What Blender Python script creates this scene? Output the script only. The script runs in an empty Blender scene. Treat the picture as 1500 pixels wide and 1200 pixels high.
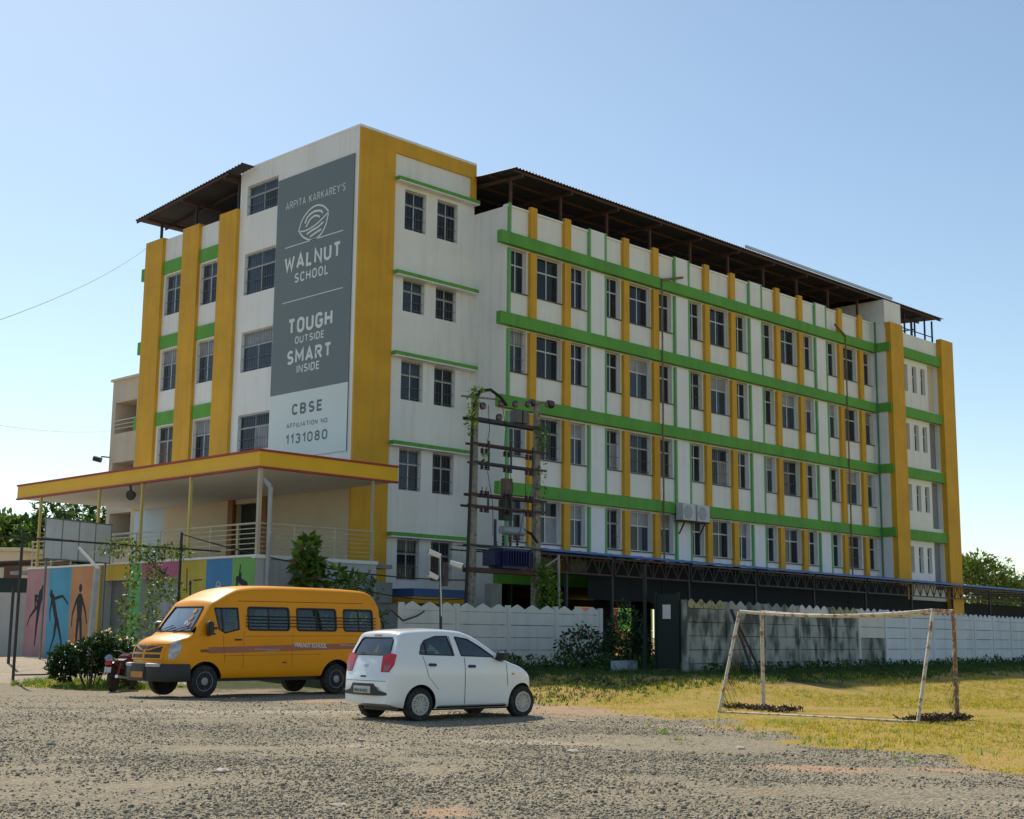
import bpy, bmesh, math, random
import numpy as np
from mathutils import Vector, Matrix
random.seed(7); rng = np.random.default_rng(7)
scene = bpy.context.scene
col = scene.collection
R = math.radians

# ---------------------------------------------------------------- camera
F, YAW, PITCH, ROLL = 2005.45, 0.793840, 0.164594, 0.0097618
cy, sy, cp, sp = math.cos(YAW), math.sin(YAW), math.cos(PITCH), math.sin(PITCH)
fw = Vector((sy*cp, cy*cp, sp)); rt = Vector((cy, -sy, 0)); up = rt.cross(fw)
r2 = rt*math.cos(ROLL) + up*math.sin(ROLL); u2 = up*math.cos(ROLL) - rt*math.sin(ROLL)
cam_d = bpy.data.cameras.new('camera'); cam = bpy.data.objects.new('camera', cam_d); col.objects.link(cam)
m = Matrix.Identity(4)
for i in range(3):
    m[i][0] = r2[i]; m[i][1] = u2[i]; m[i][2] = -fw[i]
m[0][3], m[1][3], m[2][3] = 0, 0, 1.5
cam.matrix_world = m
cam_d.sensor_width = 36; cam_d.lens = 36*F/1500; cam_d.clip_end = 3000
scene.camera = cam

# ---------------------------------------------------------------- sky, sun, exposure
SUN_EL, SUN_AZ = R(47), math.atan2(0.33, 0.944)      # azimuth measured from +Y towards +X
world = bpy.data.worlds.new('World'); scene.world = world; world.use_nodes = True
wn = world.node_tree; bg = wn.nodes['Background']
sky = wn.nodes.new('ShaderNodeTexSky'); sky.sky_type = 'NISHITA'; sky.sun_disc = False
sky.sun_elevation = SUN_EL; sky.sun_rotation = SUN_AZ
sky.air_density = 1.0; sky.dust_density = .6; sky.ozone_density = 1.0; sky.altitude = 500
tint = wn.nodes.new('ShaderNodeVectorMath'); tint.operation = 'MULTIPLY'; tint.inputs[1].default_value = (.94, .95, .875)
wn.links.new(sky.outputs[0], tint.inputs[0]); wn.links.new(tint.outputs[0], bg.inputs[0]); bg.inputs[1].default_value = 0.13
sd = bpy.data.lights.new('sun', 'SUN'); sd.energy = 4.0; sd.angle = R(0.53); sd.color = (1, 0.91, 0.78)
sun = bpy.data.objects.new('sun', sd); col.objects.link(sun)
sdir = Vector((math.sin(SUN_AZ)*math.cos(SUN_EL), math.cos(SUN_AZ)*math.cos(SUN_EL), math.sin(SUN_EL)))
sun.rotation_euler = sdir.to_track_quat('Z', 'Y').to_euler(); sun.location = (0, 0, 60)
scene.view_settings.view_transform = 'Standard'; scene.view_settings.look = 'None'
scene.view_settings.gamma = 1; scene.view_settings.use_curve_mapping = False
scene.view_settings.exposure = 0.25
scene.render.engine = 'CYCLES'

# ---------------------------------------------------------------- materials
MATS = {}
def mat(name, c, rough=.75, var=.12, scale=1.5, bump=0.0, bscale=20, metal=0, streak=0, coat=0, spec=.5, dirt=None, attr=None, trans=0):
    """procedural paint, metal, plaster or leaf: colour broken by position noise, optional vertical streaks and dirt spots"""
    if name in MATS: return MATS[name]
    mt = bpy.data.materials.new(name); mt.use_nodes = True; nt = mt.node_tree; N = nt.nodes; L = nt.links
    b = N['Principled BSDF']; b.inputs['Roughness'].default_value = rough; b.inputs['Metallic'].default_value = metal
    b.inputs['Coat Weight'].default_value = coat; b.inputs['Coat Roughness'].default_value = .05
    b.inputs['Specular IOR Level'].default_value = spec
    geo = N.new('ShaderNodeNewGeometry'); P = geo.outputs['Position']
    no = N.new('ShaderNodeTexNoise'); no.inputs['Scale'].default_value = scale; no.inputs['Detail'].default_value = 6
    L.new(P, no.inputs['Vector'])
    rp = N.new('ShaderNodeMapRange'); rp.inputs[1].default_value = .3; rp.inputs[2].default_value = .7
    rp.inputs[3].default_value = 1-var; rp.inputs[4].default_value = 1+var*.5
    L.new(no.outputs[0], rp.inputs[0])
    base = N.new('ShaderNodeVectorMath'); base.operation = 'SCALE'; base.inputs[0].default_value = c
    if attr:
        at = N.new('ShaderNodeAttribute'); at.attribute_name = attr; L.new(at.outputs[0], base.inputs[0])
    L.new(rp.outputs[0], base.inputs['Scale']); out = base.outputs[0]
    def mixc(fac, c2, prev):
        mx = N.new('ShaderNodeMix'); mx.data_type = 'RGBA'; L.new(fac, mx.inputs[0]); L.new(prev, mx.inputs[6]); mx.inputs[7].default_value = (*c2, 1)
        return mx.outputs[2]
    if streak:
        mp = N.new('ShaderNodeMapping'); mp.inputs['Scale'].default_value = (1.5, 1.5, .75) if 'mossy' in name else (2.4, 2.4, .16); L.new(P, mp.inputs[0])
        n2 = N.new('ShaderNodeTexNoise'); n2.inputs['Scale'].default_value = 1.6; n2.inputs['Detail'].default_value = 7; L.new(mp.outputs[0], n2.inputs['Vector'])
        r3 = N.new('ShaderNodeMapRange'); r3.inputs[1].default_value = .50 if 'mossy' not in name else .44; r3.inputs[2].default_value = .78 if 'mossy' not in name else .60; r3.inputs[4].default_value = streak
        L.new(n2.outputs[0], r3.inputs[0]); out = mixc(r3.outputs[0], dirt or (.16, .15, .13), out)
    elif dirt:
        n2 = N.new('ShaderNodeTexNoise'); n2.inputs['Scale'].default_value = scale*2.7; n2.inputs['Detail'].default_value = 8; L.new(P, n2.inputs['Vector'])
        r3 = N.new('ShaderNodeMapRange'); r3.inputs[1].default_value = .47 if 'mossy' in name else .52; r3.inputs[2].default_value = .62
        L.new(n2.outputs[0], r3.inputs[0]); out = mixc(r3.outputs[0], dirt, out)
    L.new(out, b.inputs['Base Color'])
    if bump:
        n3 = N.new('ShaderNodeTexNoise'); n3.inputs['Scale'].default_value = bscale; n3.inputs['Detail'].default_value = 4; L.new(P, n3.inputs['Vector'])
        bp = N.new('ShaderNodeBump'); bp.inputs['Strength'].default_value = bump; bp.inputs['Distance'].default_value = .02
        L.new(n3.outputs[0], bp.inputs['Height']); L.new(bp.outputs[0], b.inputs['Normal'])
    if trans:
        tr = N.new('ShaderNodeBsdfTranslucent'); ms = N.new('ShaderNodeMixShader'); ms.inputs[0].default_value = trans
        sc2 = N.new('ShaderNodeVectorMath'); sc2.operation = 'MULTIPLY'; sc2.inputs[1].default_value = (1.5, 1.6, .6); L.new(out, sc2.inputs[0])
        L.new(sc2.outputs[0], tr.inputs[0]); L.new(b.outputs[0], ms.inputs[1]); L.new(tr.outputs[0], ms.inputs[2]); L.new(ms.outputs[0], N['Material Output'].inputs[0])
    MATS[name] = mt; return mt

WHITE = mat('white_plaster', (.83, .82, .78), .85, .05, .7, bump=.2, streak=.24, dirt=(.42, .39, .33))
WHITE2 = mat('white_trim_plaster', (.84, .84, .82), .85, .05, .9, bump=.15, streak=.2, dirt=(.42, .40, .35))
YEL = mat('yellow_paint', (.70, .37, .022), .75, .12, .8, bump=.2, streak=.32, dirt=(.36, .19, .05))
GRN = mat('green_paint', (.12, .37, .05), .75, .14, .8, bump=.2, streak=.42, dirt=(.07, .16, .05))
GRNF = mat('pale_green_fin_paint', (.17, .42, .15), .75, .12, .8)
BEIGE = mat('beige_plaster', (.64, .55, .40), .85, .08, .8, bump=.15)
PBLUE = mat('pale_blue_plaster', (.50, .62, .70), .85, .08, .8)
ALU = mat('window_aluminium', (.55, .56, .56), .45, .05, 2, metal=.2)
DKMET = mat('dark_steel', (.035, .035, .038), .6, .2, 4)
RUST = mat('rusty_steel', (.10, .048, .035), .8, .3, 5, dirt=(.06, .035, .03))
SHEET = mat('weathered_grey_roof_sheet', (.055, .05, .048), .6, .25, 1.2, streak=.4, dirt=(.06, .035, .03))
BLUESH = mat('blue_roof_sheet', (.02, .13, .50), .45, .15, 1.5)
FLOORC = mat('grey_concrete', (.30, .29, .27), .9, .15, 1.5, bump=.3)
DKIN = mat('deep_shade_black', (.035, .045, .04), .9, .2, 1)  # near-black colour standing in for deep shade in rooms and openings
def glassmat(name, c, rough=.04, sp_=.5, dirt=None, var=.25):
    return mat(name, c, rough, var, 2.2, spec=sp_, dirt=dirt)
GL = glassmat('window_glass_dark', (.018, .024, .030), .08, .3)
GL2 = glassmat('window_glass_blue_grey', (.040, .060, .085), .08, .35)
GL3 = glassmat('window_glass_with_pale_curtain', (.30, .305, .315), .3, .3)
GL4 = glassmat('window_glass_with_brown_curtain', (.13, .075, .055), .2, .4)
CONC = mat('precast_concrete_white', (.76, .71, .64), .9, .08, 1.1, bump=.35, bscale=30, streak=.22, dirt=(.28, .25, .21))
CONCD = mat('precast_concrete_mossy', (.40, .41, .37), .9, .35, 1.1, bump=.4, bscale=30, streak=.95, dirt=(.07, .078, .07))
CONCB = mat('precast_concrete_bluewhite', (.74, .76, .78), .9, .10, 1.0, bump=.3, bscale=30, streak=.30, dirt=(.25, .25, .22))
CONCY = mat('precast_concrete_yellowed', (.42, .38, .20), .9, .2, 2, bump=.3, dirt=(.15, .13, .08))
POLEC = mat('pole_concrete', (.30, .27, .22), .9, .25, 3, bump=.4, dirt=(.16, .13, .10))

# ---------------------------------------------------------------- mesh helpers
class MB:
    def __init__(s): s.v = []; s.f = []; s.mi = []
    def quad(s, *p, mi=0):
        n = len(s.v); s.v += [tuple(q) for q in p]; s.f.append(tuple(range(n, n+len(p)))); s.mi.append(mi); return s
    def box(s, x0, x1, y0, y1, z0, z1, mi=0):
        n = len(s.v)
        s.v += [(x0,y0,z0),(x1,y0,z0),(x1,y1,z0),(x0,y1,z0),(x0,y0,z1),(x1,y0,z1),(x1,y1,z1),(x0,y1,z1)]
        for q in ((0,3,2,1),(4,5,6,7),(0,1,5,4),(1,2,6,5),(2,3,7,6),(3,0,4,7)):
            s.f.append(tuple(n+i for i in q)); s.mi.append(mi)
        return s
    def obox(s, a, b, w, h, mi=0, upv=(0, 0, 1)):
        """box beam from a to b, w wide, h high"""
        a = Vector(a); b = Vector(b); d = (b-a).normalized(); U = Vector(upv)
        if abs(d.dot(U)) > .97: U = Vector((0, 1, 0)) if abs(d.y) < .9 else Vector((1, 0, 0))
        sd_ = d.cross(U).normalized(); U = sd_.cross(d).normalized(); n = len(s.v)
        for p in (a, b):
            for i, j in ((-1,-1),(1,-1),(1,1),(-1,1)): s.v.append(tuple(p + sd_*i*w/2 + U*j*h/2))
        for q in ((3,2,1,0),(4,5,6,7),(0,1,5,4),(1,2,6,5),(2,3,7,6),(3,0,4,7)):
            s.f.append(tuple(n+i for i in q)); s.mi.append(mi)
        return s
    def tube(s, a, b, r, r1=None, n=8, mi=0, cap=True):
        r1 = r if r1 is None else r1
        a = Vector(a); b = Vector(b); d = (b-a).normalized(); U = Vector((0,0,1)) if abs(d.z) < .9 else Vector((1,0,0))
        x = d.cross(U).normalized(); y = d.cross(x); k = len(s.v)
        for p, rr in ((a, r), (b, r1)):
            for i in range(n):
                t = 2*math.pi*i/n; s.v.append(tuple(p + x*math.cos(t)*rr + y*math.sin(t)*rr))
        for i in range(n):
            j = (i+1) % n; s.f.append((k+i, k+j, k+n+j, k+n+i)); s.mi.append(mi)
        if cap:
            s.f.append(tuple(k+i for i in range(n))[::-1]); s.f.append(tuple(k+n+i for i in range(n))); s.mi += [mi, mi]
        return s
    def path(s, pts, r, n=6, mi=0):
        for a, b in zip(pts[:-1], pts[1:]): s.tube(a, b, r, n=n, mi=mi)
        return s
    def lathe(s, c, prof, n=16, axis='z', mi=0):
        """rings of (radius, height) round an axis through c"""
        k = len(s.v)
        for (r_, h_) in prof:
            for i in range(n):
                t = 2*math.pi*i/n; p = (r_*math.cos(t), r_*math.sin(t), h_)
                if axis == 'y': p = (p[0], p[2], p[1])
                if axis == 'x': p = (p[2], p[0], p[1])
                s.v.append((c[0]+p[0], c[1]+p[1], c[2]+p[2]))
        for a in range(len(prof)-1):
            for i in range(n):
                j = (i+1) % n; s.f.append((k+a*n+i, k+a*n+j, k+(a+1)*n+j, k+(a+1)*n+i)); s.mi.append(mi)
        s.f.append(tuple(k+i for i in range(n))[::-1]); s.f.append(tuple(k+(len(prof)-1)*n+i for i in range(n))); s.mi += [mi, mi]
        return s
    def prism(s, poly, fn0, fn1, mi=0):
        """polygon extruded between two mappings (u,v)->xyz"""
        n = len(poly); k = len(s.v)
        s.v += [tuple(fn0(*p)) for p in poly] + [tuple(fn1(*p)) for p in poly]
        s.f.append(tuple(range(k, k+n))); s.f.append(tuple(range(k+2*n-1, k+n-1, -1))); s.mi += [mi, mi]
        for i in range(n):
            j = (i+1) % n; s.f.append((k+i, k+n+i, k+n+j, k+j)); s.mi.append(mi)
        return s
    def mesh(s, name, mats, off=(0,0,0), smooth=False, bevel=0):
        me = bpy.data.meshes.new(name)
        me.from_pydata([(a-off[0], b-off[1], c-off[2]) for a, b, c in s.v], [], s.f)
        for mt in (mats if isinstance(mats, (list, tuple)) else [mats]): me.materials.append(mt)
        me.polygons.foreach_set('material_index', s.mi)
        bm = bmesh.new(); bm.from_mesh(me); bmesh.ops.recalc_face_normals(bm, faces=bm.faces)
        if bevel: bmesh.ops.bevel(bm, geom=bm.edges[:], offset=bevel, segments=2, affect='EDGES', clamp_overlap=True)
        bm.to_mesh(me); bm.free()
        if smooth:
            me.polygons.foreach_set('use_smooth', [True]*len(me.polygons)); me.update()
            try: me.set_sharp_from_angle(angle=R(38))
            except Exception: pass
        return me
def rootloc(o):
    while o.parent: o = o.parent
    return o.location
def link(me, name, parent=None, loc=(0,0,0), rot=(0,0,0)):
    o = bpy.data.objects.new(name, me); col.objects.link(o); o.location = loc; o.rotation_euler = rot
    if parent: o.parent = parent
    return o
def part(name, mb, mats, parent, smooth=False, bevel=0, label=None):
    """mesh given in world coordinates, child of an unrotated thing or of its part"""
    o = link(mb.mesh(name, mats, off=rootloc(parent), smooth=smooth, bevel=bevel), name, parent)
    if label: o['label'] = label
    return o
def tag(o, label=None, cat=None, group=None, kind=None):
    if label: o['label'] = label
    if cat: o['category'] = cat
    if group: o['group'] = group
    if kind: o['kind'] = kind
    return o
def thing(name, label, cat, loc=(0,0,0), rz=0, group=None):
    return tag(link(None, name, None, loc, (0, 0, rz)), label, cat, group)
def solid(name, mb, mats, label, cat, loc=(0,0,0), group=None, smooth=False):
    o = link(mb.mesh(name, mats, off=loc, smooth=smooth), name, None, loc)
    return tag(o, label, cat, group)
def children(o): return [c for c in bpy.data.objects if c.parent == o]

def textmesh(body, size, bold=0.0, ext=.004, align='CENTER', spacing=1.0):
    cu = bpy.data.curves.new('text', 'FONT'); cu.body = body; cu.size = size; cu.offset = bold; cu.extrude = ext
    cu.align_x = align; cu.space_character = spacing; cu.resolution_u = 3
    o = bpy.data.objects.new('text', cu); col.objects.link(o)
    dg = bpy.context.evaluated_depsgraph_get(); me = bpy.data.meshes.new_from_object(o.evaluated_get(dg))
    bpy.data.objects.remove(o); return me
def fit_text(me, w, h):
    """scale a text mesh to a width and height, centred, standing at z=0"""
    co = np.empty(len(me.vertices)*3); me.vertices.foreach_get('co', co); co = co.reshape(-1, 3)
    mn = co.min(0); mx = co.max(0)
    co[:,0] = (co[:,0]-(mn[0]+mx[0])/2)*w/(mx[0]-mn[0]); co[:,1] = (co[:,1]-mn[1])*h/(mx[1]-mn[1])
    me.vertices.foreach_set('co', co.ravel()); me.update(); return me

# ---------------------------------------------------------------- terrain
def tz(x, y):
    s = .7130*x + .7010*y; q = np.clip((2-(.701*x-.713*y))/4, 0, 1); s0 = 29+8*q*q*(3-2*q)+.95*np.clip((.701*x-.713*y)-5, 0, 14)
    t = np.clip((s-s0)/9, 0, 1); return .55*t*t*(3-2*t)
_ph = rng.random((24, 3))
def nz(x, y, sc):
    """cheap smooth noise, about -1..1"""
    v = 0
    for k in range(12):
        a = _ph[k,0]*6.283; fr = (.6+1.6*_ph[k,1])/sc
        v = v + np.sin((x*math.cos(a)+y*math.sin(a))*fr + _ph[k,2]*50 + 1.3*np.sin((y*math.cos(a)-x*math.sin(a))*fr*.7+_ph[k,1]*30))
    return v/5.0
EDGE = np.array([(24.6,25.6),(23.0,22.4),(22.5,21.0),(21.7,18.4),(21.3,15.7),(19.3,13.5),(17.9,12.0),(17.1,9.5),(16.2,7.4),(15.2,4.5),(13,-3),(10,-30)])
def segdist(x, y, P):
    """signed distance to a polyline, positive on its far (+X) side"""
    best = np.full(np.shape(x), 1e9); sg = np.ones(np.shape(x))
    for (ax, ay), (bx, by) in zip(P[:-1], P[1:]):
        dx, dy = bx-ax, by-ay; t = np.clip(((x-ax)*dx+(y-ay)*dy)/(dx*dx+dy*dy), 0, 1)
        d = np.hypot(x-ax-t*dx, y-ay-t*dy); cr = dx*(y-ay)-dy*(x-ax)
        m_ = d < best; best = np.where(m_, d, best); sg = np.where(m_, np.where(cr > 0, 1., -1.), sg)
    return best*sg
def grass_mask(x, y):
    s = .713*x+.701*y
    d = segdist(x, y, EDGE) + .55*nz(x, y, 1.3) + .25*nz(x+9, y, .45)
    g = np.clip(d*1.1+.3, 0, 1)
    g = np.where(y > 26.5+.5*nz(x, y, 1), g*np.clip((s-37.5)/2+.8, 0, 1)*np.clip((x-25.5)/1.5, 0, 1), g)
    # patch of green along the fence at the left
    e = 1-np.hypot(((x-19.7)*.47-(y-35.4)*.88)/3.0, ((x-19.7)*.88+(y-35.4)*.47)/1.5); g = np.maximum(g, np.clip(e*3+.4*nz(x, y, .6), 0, 1))
    return g
DIRT = [(8.3,8.9,.55,.4),(20.3,24.6,2.3,.8),(14.4,8.9,2.0,.5),(21.2,18.8,1.9,1.5),(21.8,20.5,1.5,1.2),(22.3,17.0,1.5,1.6),(20.0,13.9,1.0,.7),(23.4,20.4,1.6,1.0),(26.5,14.5,1.2,.5),(25.3,10.4,1.5,.6),(28.5,12.0,1.6,.5),(22.0,10.6,1.2,.5)]
def dirt_mask(x, y):
    g = np.zeros(np.shape(x))
    for a, b, r_, q in DIRT:
        u = (x-a)*.70-(y-b)*.713; w = (x-a)*.713+(y-b)*.70
        g = np.maximum(g, np.clip(1.5-1.5*np.hypot(u/r_, w/q/1.3)+.5*nz(x, y, .5), 0, 1))
    return g
def ground():
    xs = np.concatenate([[-900,-300,-120,-60,-30,-18], np.arange(-10, 62, .28), [66,72,80,92,110,140,200,400,900]])
    ys = np.concatenate([[-900,-300,-120,-60,-30,-18], np.arange(-10, 62, .28), [66,72,80,92,110,140,200,400,900]])
    X, Y = np.meshgrid(xs, ys, indexing='ij'); Z = tz(X, Y) + np.where(np.hypot(X, Y) < 70, .018*nz(X, Y, .9)+.03*nz(X, Y, 4), 0)
    n, k = X.shape
    v = np.stack([X, Y, Z], -1).reshape(-1, 3)
    i = np.arange(n-1)[:, None]*k + np.arange(k-1)[None]; f = np.stack([i, i+k, i+k+1, i+1], -1).reshape(-1, 4)
    me = bpy.data.meshes.new('ground'); me.from_pydata(v.tolist(), [], f.tolist())
    g = grass_mask(v[:,0], v[:,1]); d = dirt_mask(v[:,0], v[:,1])
    s = .713*v[:,0]+.701*v[:,1]; lat = .701*v[:,0]-.713*v[:,1]
    tr = sum(np.clip(1.3-1.3*np.hypot((lat-a)/ra, (s-b)/rb)+.45*nz(v[:,0], v[:,1], .7), 0, 1) for a, b, ra, rb in ((-6,27.2,7,1.1),(-2.2,19.6,1.4,.6),(.5,20.5,2.2,.7),(-5,17.3,1.0,.4),(2.5,24.5,3,.6),(4.8,13.2,1.6,.35),(-1.6,12.4,1.1,.25)))*.75
    p = np.clip((s-38.8+.4*nz(v[:,0], v[:,1], 2))/1.0, 0, 1)*np.clip((-lat-6)/1.5, 0, 1)   # pale beaten path at the left
    p = np.maximum(p, np.clip(tr, 0, 1))
    ca = me.color_attributes.new('zone', 'FLOAT_COLOR', 'POINT')
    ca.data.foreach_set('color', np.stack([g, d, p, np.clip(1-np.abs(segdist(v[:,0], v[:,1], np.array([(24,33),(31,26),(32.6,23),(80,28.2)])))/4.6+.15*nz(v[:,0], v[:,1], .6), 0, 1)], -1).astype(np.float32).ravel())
    me.polygons.foreach_set('use_smooth', [True]*len(me.polygons))
    mt = bpy.data.materials.new('gravel_and_turf_ground'); mt.use_nodes = True; nt = mt.node_tree; N = nt.nodes; L = nt.links
    b = N['Principled BSDF']; b.inputs['Roughness'].default_value = .95; b.inputs['Specular IOR Level'].default_value = .15
    geo = N.new('ShaderNodeNewGeometry'); P = geo.outputs['Position']
    at = N.new('ShaderNodeAttribute'); at.attribute_name = 'zone'; sep = N.new('ShaderNodeSeparateColor'); L.new(at.outputs[0], sep.inputs[0])
    def noise(sc, det=6, ro=.6):
        q = N.new('ShaderNodeTexNoise'); q.inputs['Scale'].default_value = sc; q.inputs['Detail'].default_value = det; q.inputs['Roughness'].default_value = ro
        L.new(P, q.inputs['Vector']); return q.outputs[0]
    def ramp(src, stops):
        q = N.new('ShaderNodeValToRGB'); e = q.color_ramp.elements
        while len(e) < len(stops): e.new(.5)
        for el, (p_, c_) in zip(e, stops): el.position = p_; el.color = (*c_, 1)
        L.new(src, q.inputs[0]); return q.outputs[0]
    def mix(f_, a_, b_):
        q = N.new('ShaderNodeMix'); q.data_type = 'RGBA'
        L.new(f_, q.inputs[0]) if not isinstance(f_, float) else setattr(q.inputs[0], 'default_value', f_)
        L.new(a_, q.inputs[6]); L.new(b_, q.inputs[7]); return q.outputs[2]
    def thr(src, brk, lo, hi, amt=.55):
        """mask + noise, thresholded"""
        a_ = N.new('ShaderNodeMath'); a_.operation = 'MULTIPLY_ADD'; L.new(brk, a_.inputs[0]); a_.inputs[1].default_value = amt*2
        s_ = N.new('ShaderNodeMath'); s_.operation = 'SUBTRACT'; L.new(src, s_.inputs[0]); s_.inputs[1].default_value = amt; L.new(s_.outputs[0], a_.inputs[2])
        r_ = N.new('ShaderNodeMapRange'); r_.inputs[1].default_value = lo; r_.inputs[2].default_value = hi; L.new(a_.outputs[0], r_.inputs[0]); return r_.outputs[0]
    vo = N.new('ShaderNodeTexVoronoi'); vo.inputs['Scale'].default_value = 26; L.new(P, vo.inputs['Vector'])
    vr = N.new('ShaderNodeSeparateColor'); L.new(vo.outputs['Color'], vr.inputs[0])
    stone = ramp(vr.outputs[0], [(0, (.13,.112,.08)), (.4, (.25,.22,.16)), (.75, (.35,.305,.22)), (1, (.48,.42,.31))])
    dust = ramp(noise(.35, 8), [(.35, (.28,.235,.16)), (.5, (.34,.285,.19)), (.68, (.40,.33,.22))])
    stone_m = thr(noise(1.1, 8), noise(9, 5), .15, .75, .35)
    c = mix(stone_m, dust, stone)
    orange = ramp(noise(3, 7), [(.3, (.40,.25,.15)), (.7, (.50,.355,.225))])
    c = mix(thr(sep.outputs[1], noise(6), .35, .8), c, orange)
    pale = ramp(noise(2, 6), [(.3, (.40,.335,.24)), (.7, (.52,.44,.33))])
    c = mix(thr(sep.outputs[2], noise(5, 7), .2, .8), c, pale)
    soil = ramp(noise(.8, 8, .7), [(.30, (.48,.28,.13)), (.45, (.44,.30,.085)), (.60, (.33,.27,.05)), (.75, (.17,.19,.035))])
    c = mix(thr(sep.outputs[0], noise(5, 8), .3, .7), c, soil)
    shade_green = ramp(noise(4, 6), [(.3, (.045,.06,.022)), (.7, (.085,.10,.035))])  # greener turf by the wall, darkened to carry the building's shadow strip
    c = mix(thr(at.outputs['Alpha'], noise(5, 6), .25, .6, .3), c, shade_green)
    L.new(c, b.inputs['Base Color'])
    bp = N.new('ShaderNodeBump'); bp.inputs['Strength'].default_value = .8; bp.inputs['Distance'].default_value = .03
    L.new(vo.outputs['Distance'], bp.inputs['Height']); bp2 = N.new('ShaderNodeBump'); bp2.inputs['Strength'].default_value = .7; bp2.inputs['Distance'].default_value = .05
    L.new(noise(14, 8), bp2.inputs['Height']); L.new(bp.outputs[0], bp2.inputs['Normal']); L.new(bp2.outputs[0], b.inputs['Normal'])
    me.materials.append(mt)
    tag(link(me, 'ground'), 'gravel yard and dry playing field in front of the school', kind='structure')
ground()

def cammesh(name, v, f, c, mt, kind=None, parent=None, off=None):
    """big numpy mesh with a point colour attribute"""
    me = bpy.data.meshes.new(name); nv, nf, k = len(v), len(f), f.shape[1]
    if off is not None: v = v-np.array(off)
    me.vertices.add(nv); me.vertices.foreach_set('co', v.astype(np.float32).ravel())
    me.loops.add(nf*k); me.loops.foreach_set('vertex_index', f.astype(np.int32).ravel())
    me.polygons.add(nf); me.polygons.foreach_set('loop_start', np.arange(0, nf*k, k, dtype=np.int32))
    me.update(calc_edges=True)
    ca = me.color_attributes.new('tint', 'FLOAT_COLOR', 'POINT')
    ca.data.foreach_set('color', np.concatenate([c, np.ones((nv, 1))], 1).astype(np.float32).ravel())
    me.materials.append(mt); me.validate()
    o = link(me, name, parent)
    if kind: o['kind'] = kind
    return o

# ---------------------------------------------------------------- school building
SCH = thing('school_building', 'five storey white school block with yellow pilasters, green bands and big grey banner', 'building', (32.07, 38.0, .5))
G0 = .4
def facade(mb, ax, c, u0, u1, z0, z1, holes, dep, mi=0, s=1):
    """wall sheet in plane ax=c with rectangular openings and their reveals going inwards"""
    P = (lambda u, z, d: (u, c+d, z)) if ax == 'x' else (lambda u, z, d: (c+d, u, z))
    us = sorted({u0, u1, *[h[0] for h in holes], *[h[1] for h in holes]}); zs = sorted({z0, z1, *[h[2] for h in holes], *[h[3] for h in holes]})
    for a, b in zip(us[:-1], us[1:]):
        for p, q in zip(zs[:-1], zs[1:]):
            um, zm = (a+b)/2, (p+q)/2
            if any(h[0] < um < h[1] and h[2] < zm < h[3] for h in holes): continue
            mb.quad(P(a,p,0), P(b,p,0), P(b,q,0), P(a,q,0), mi=mi)
    for a, b, p, q in holes:
        mb.quad(P(a,p,0), P(b,p,0), P(b,p,dep), P(a,p,dep), mi=mi); mb.quad(P(a,q,0), P(b,q,0), P(b,q,dep), P(a,q,dep), mi=mi)
        mb.quad(P(a,p,0), P(a,q,0), P(a,q,dep), P(a,p,dep), mi=mi); mb.quad(P(b,p,0), P(b,q,0), P(b,q,dep), P(b,p,dep), mi=mi)

_wcache = {}
def window_set(w, h, kind, grille=True, tr=.36):
    """shared meshes of a two-light window with a transom: frame, four panes, bar grille (local: x across, y inwards, z up from sill)"""
    key = (round(w, 2), round(h, 2), kind, grille)
    if key in _wcache: return _wcache[key]
    fr = MB(); t = .055; zt = h*(1-tr); xm = 0
    fr.box(-w/2, -w/2+t, -.03, .03, 0, h).box(w/2-t, w/2, -.03, .03, 0, h).box(-w/2+t, w/2-t, -.03, .03, 0, t).box(-w/2+t, w/2-t, -.03, .03, h-t, h)
    fr.box(-w/2+t, w/2-t, -.027, .03, zt-.03, zt+.03).box(xm-.028, xm+.028, -.024, .027, t, zt-.03).box(xm-.022, xm+.022, -.02, .027, zt+.03, h-t)
    fm = fr.mesh('window', ALU)
    def pm(x0, x1, z0, z1, mt): q = MB(); q.box(x0, x1, .004, .010, z0, z1); return q.mesh('pane', mt)
    ml, mr, mu = {0: (GL, GL, GL), 1: (GL2, GL, GL2), 2: (GL, GL3, GL), 3: (GL2, GL2, GL3), 4: (GL4, GL, GL), 5: (GL, GL2, GL3), 6: (GL3, GL3, GL3)}[kind]
    pn = [pm(-w/2+t, xm-.028, t, zt-.03, ml), pm(xm+.028, w/2-t, t, zt-.03, mr), pm(-w/2+t, xm-.022, zt+.03, h-t, mu), pm(xm+.022, w/2-t, zt+.03, h-t, mu)]
    gm = None
    if grille:
        g = MB(); n = max(4, int(w/.16))
        for i in range(1, n): x = -w/2+w*i/n; g.box(x-.005, x+.005, -.085, -.075, .02, h-.02)
        for z in (.12, h*.33, h*.66, h-.12): g.box(-w/2, w/2, -.092, -.086, z-.01, z+.01)
        gm = g.mesh('grille', mat('grille_paint', (.13, .135, .14), .6, .2, 4))
    _wcache[key] = (fm, pn, gm); return _wcache[key]
def put_window(parent, x, y, z, w, h, kind, rot=0, grille=True):
    fm, pn, gm = window_set(w, h, kind, grille); rl = rootloc(parent)
    o = link(fm, 'window', parent, (x-rl.x, y-rl.y, z-rl.z), (0, 0, rot))
    for p in pn: link(p, 'pane', o)
    if gm: link(gm, 'grille', o)
    return o
def wkind(fl):
    if fl == 0: return random.choice([0, 0, 0, 1, 0])
    if fl == 1: return random.choice([0, 3, 3, 5, 4, 0])
    return random.choice([3, 0, 5, 2, 1, 4, 0])

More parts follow.
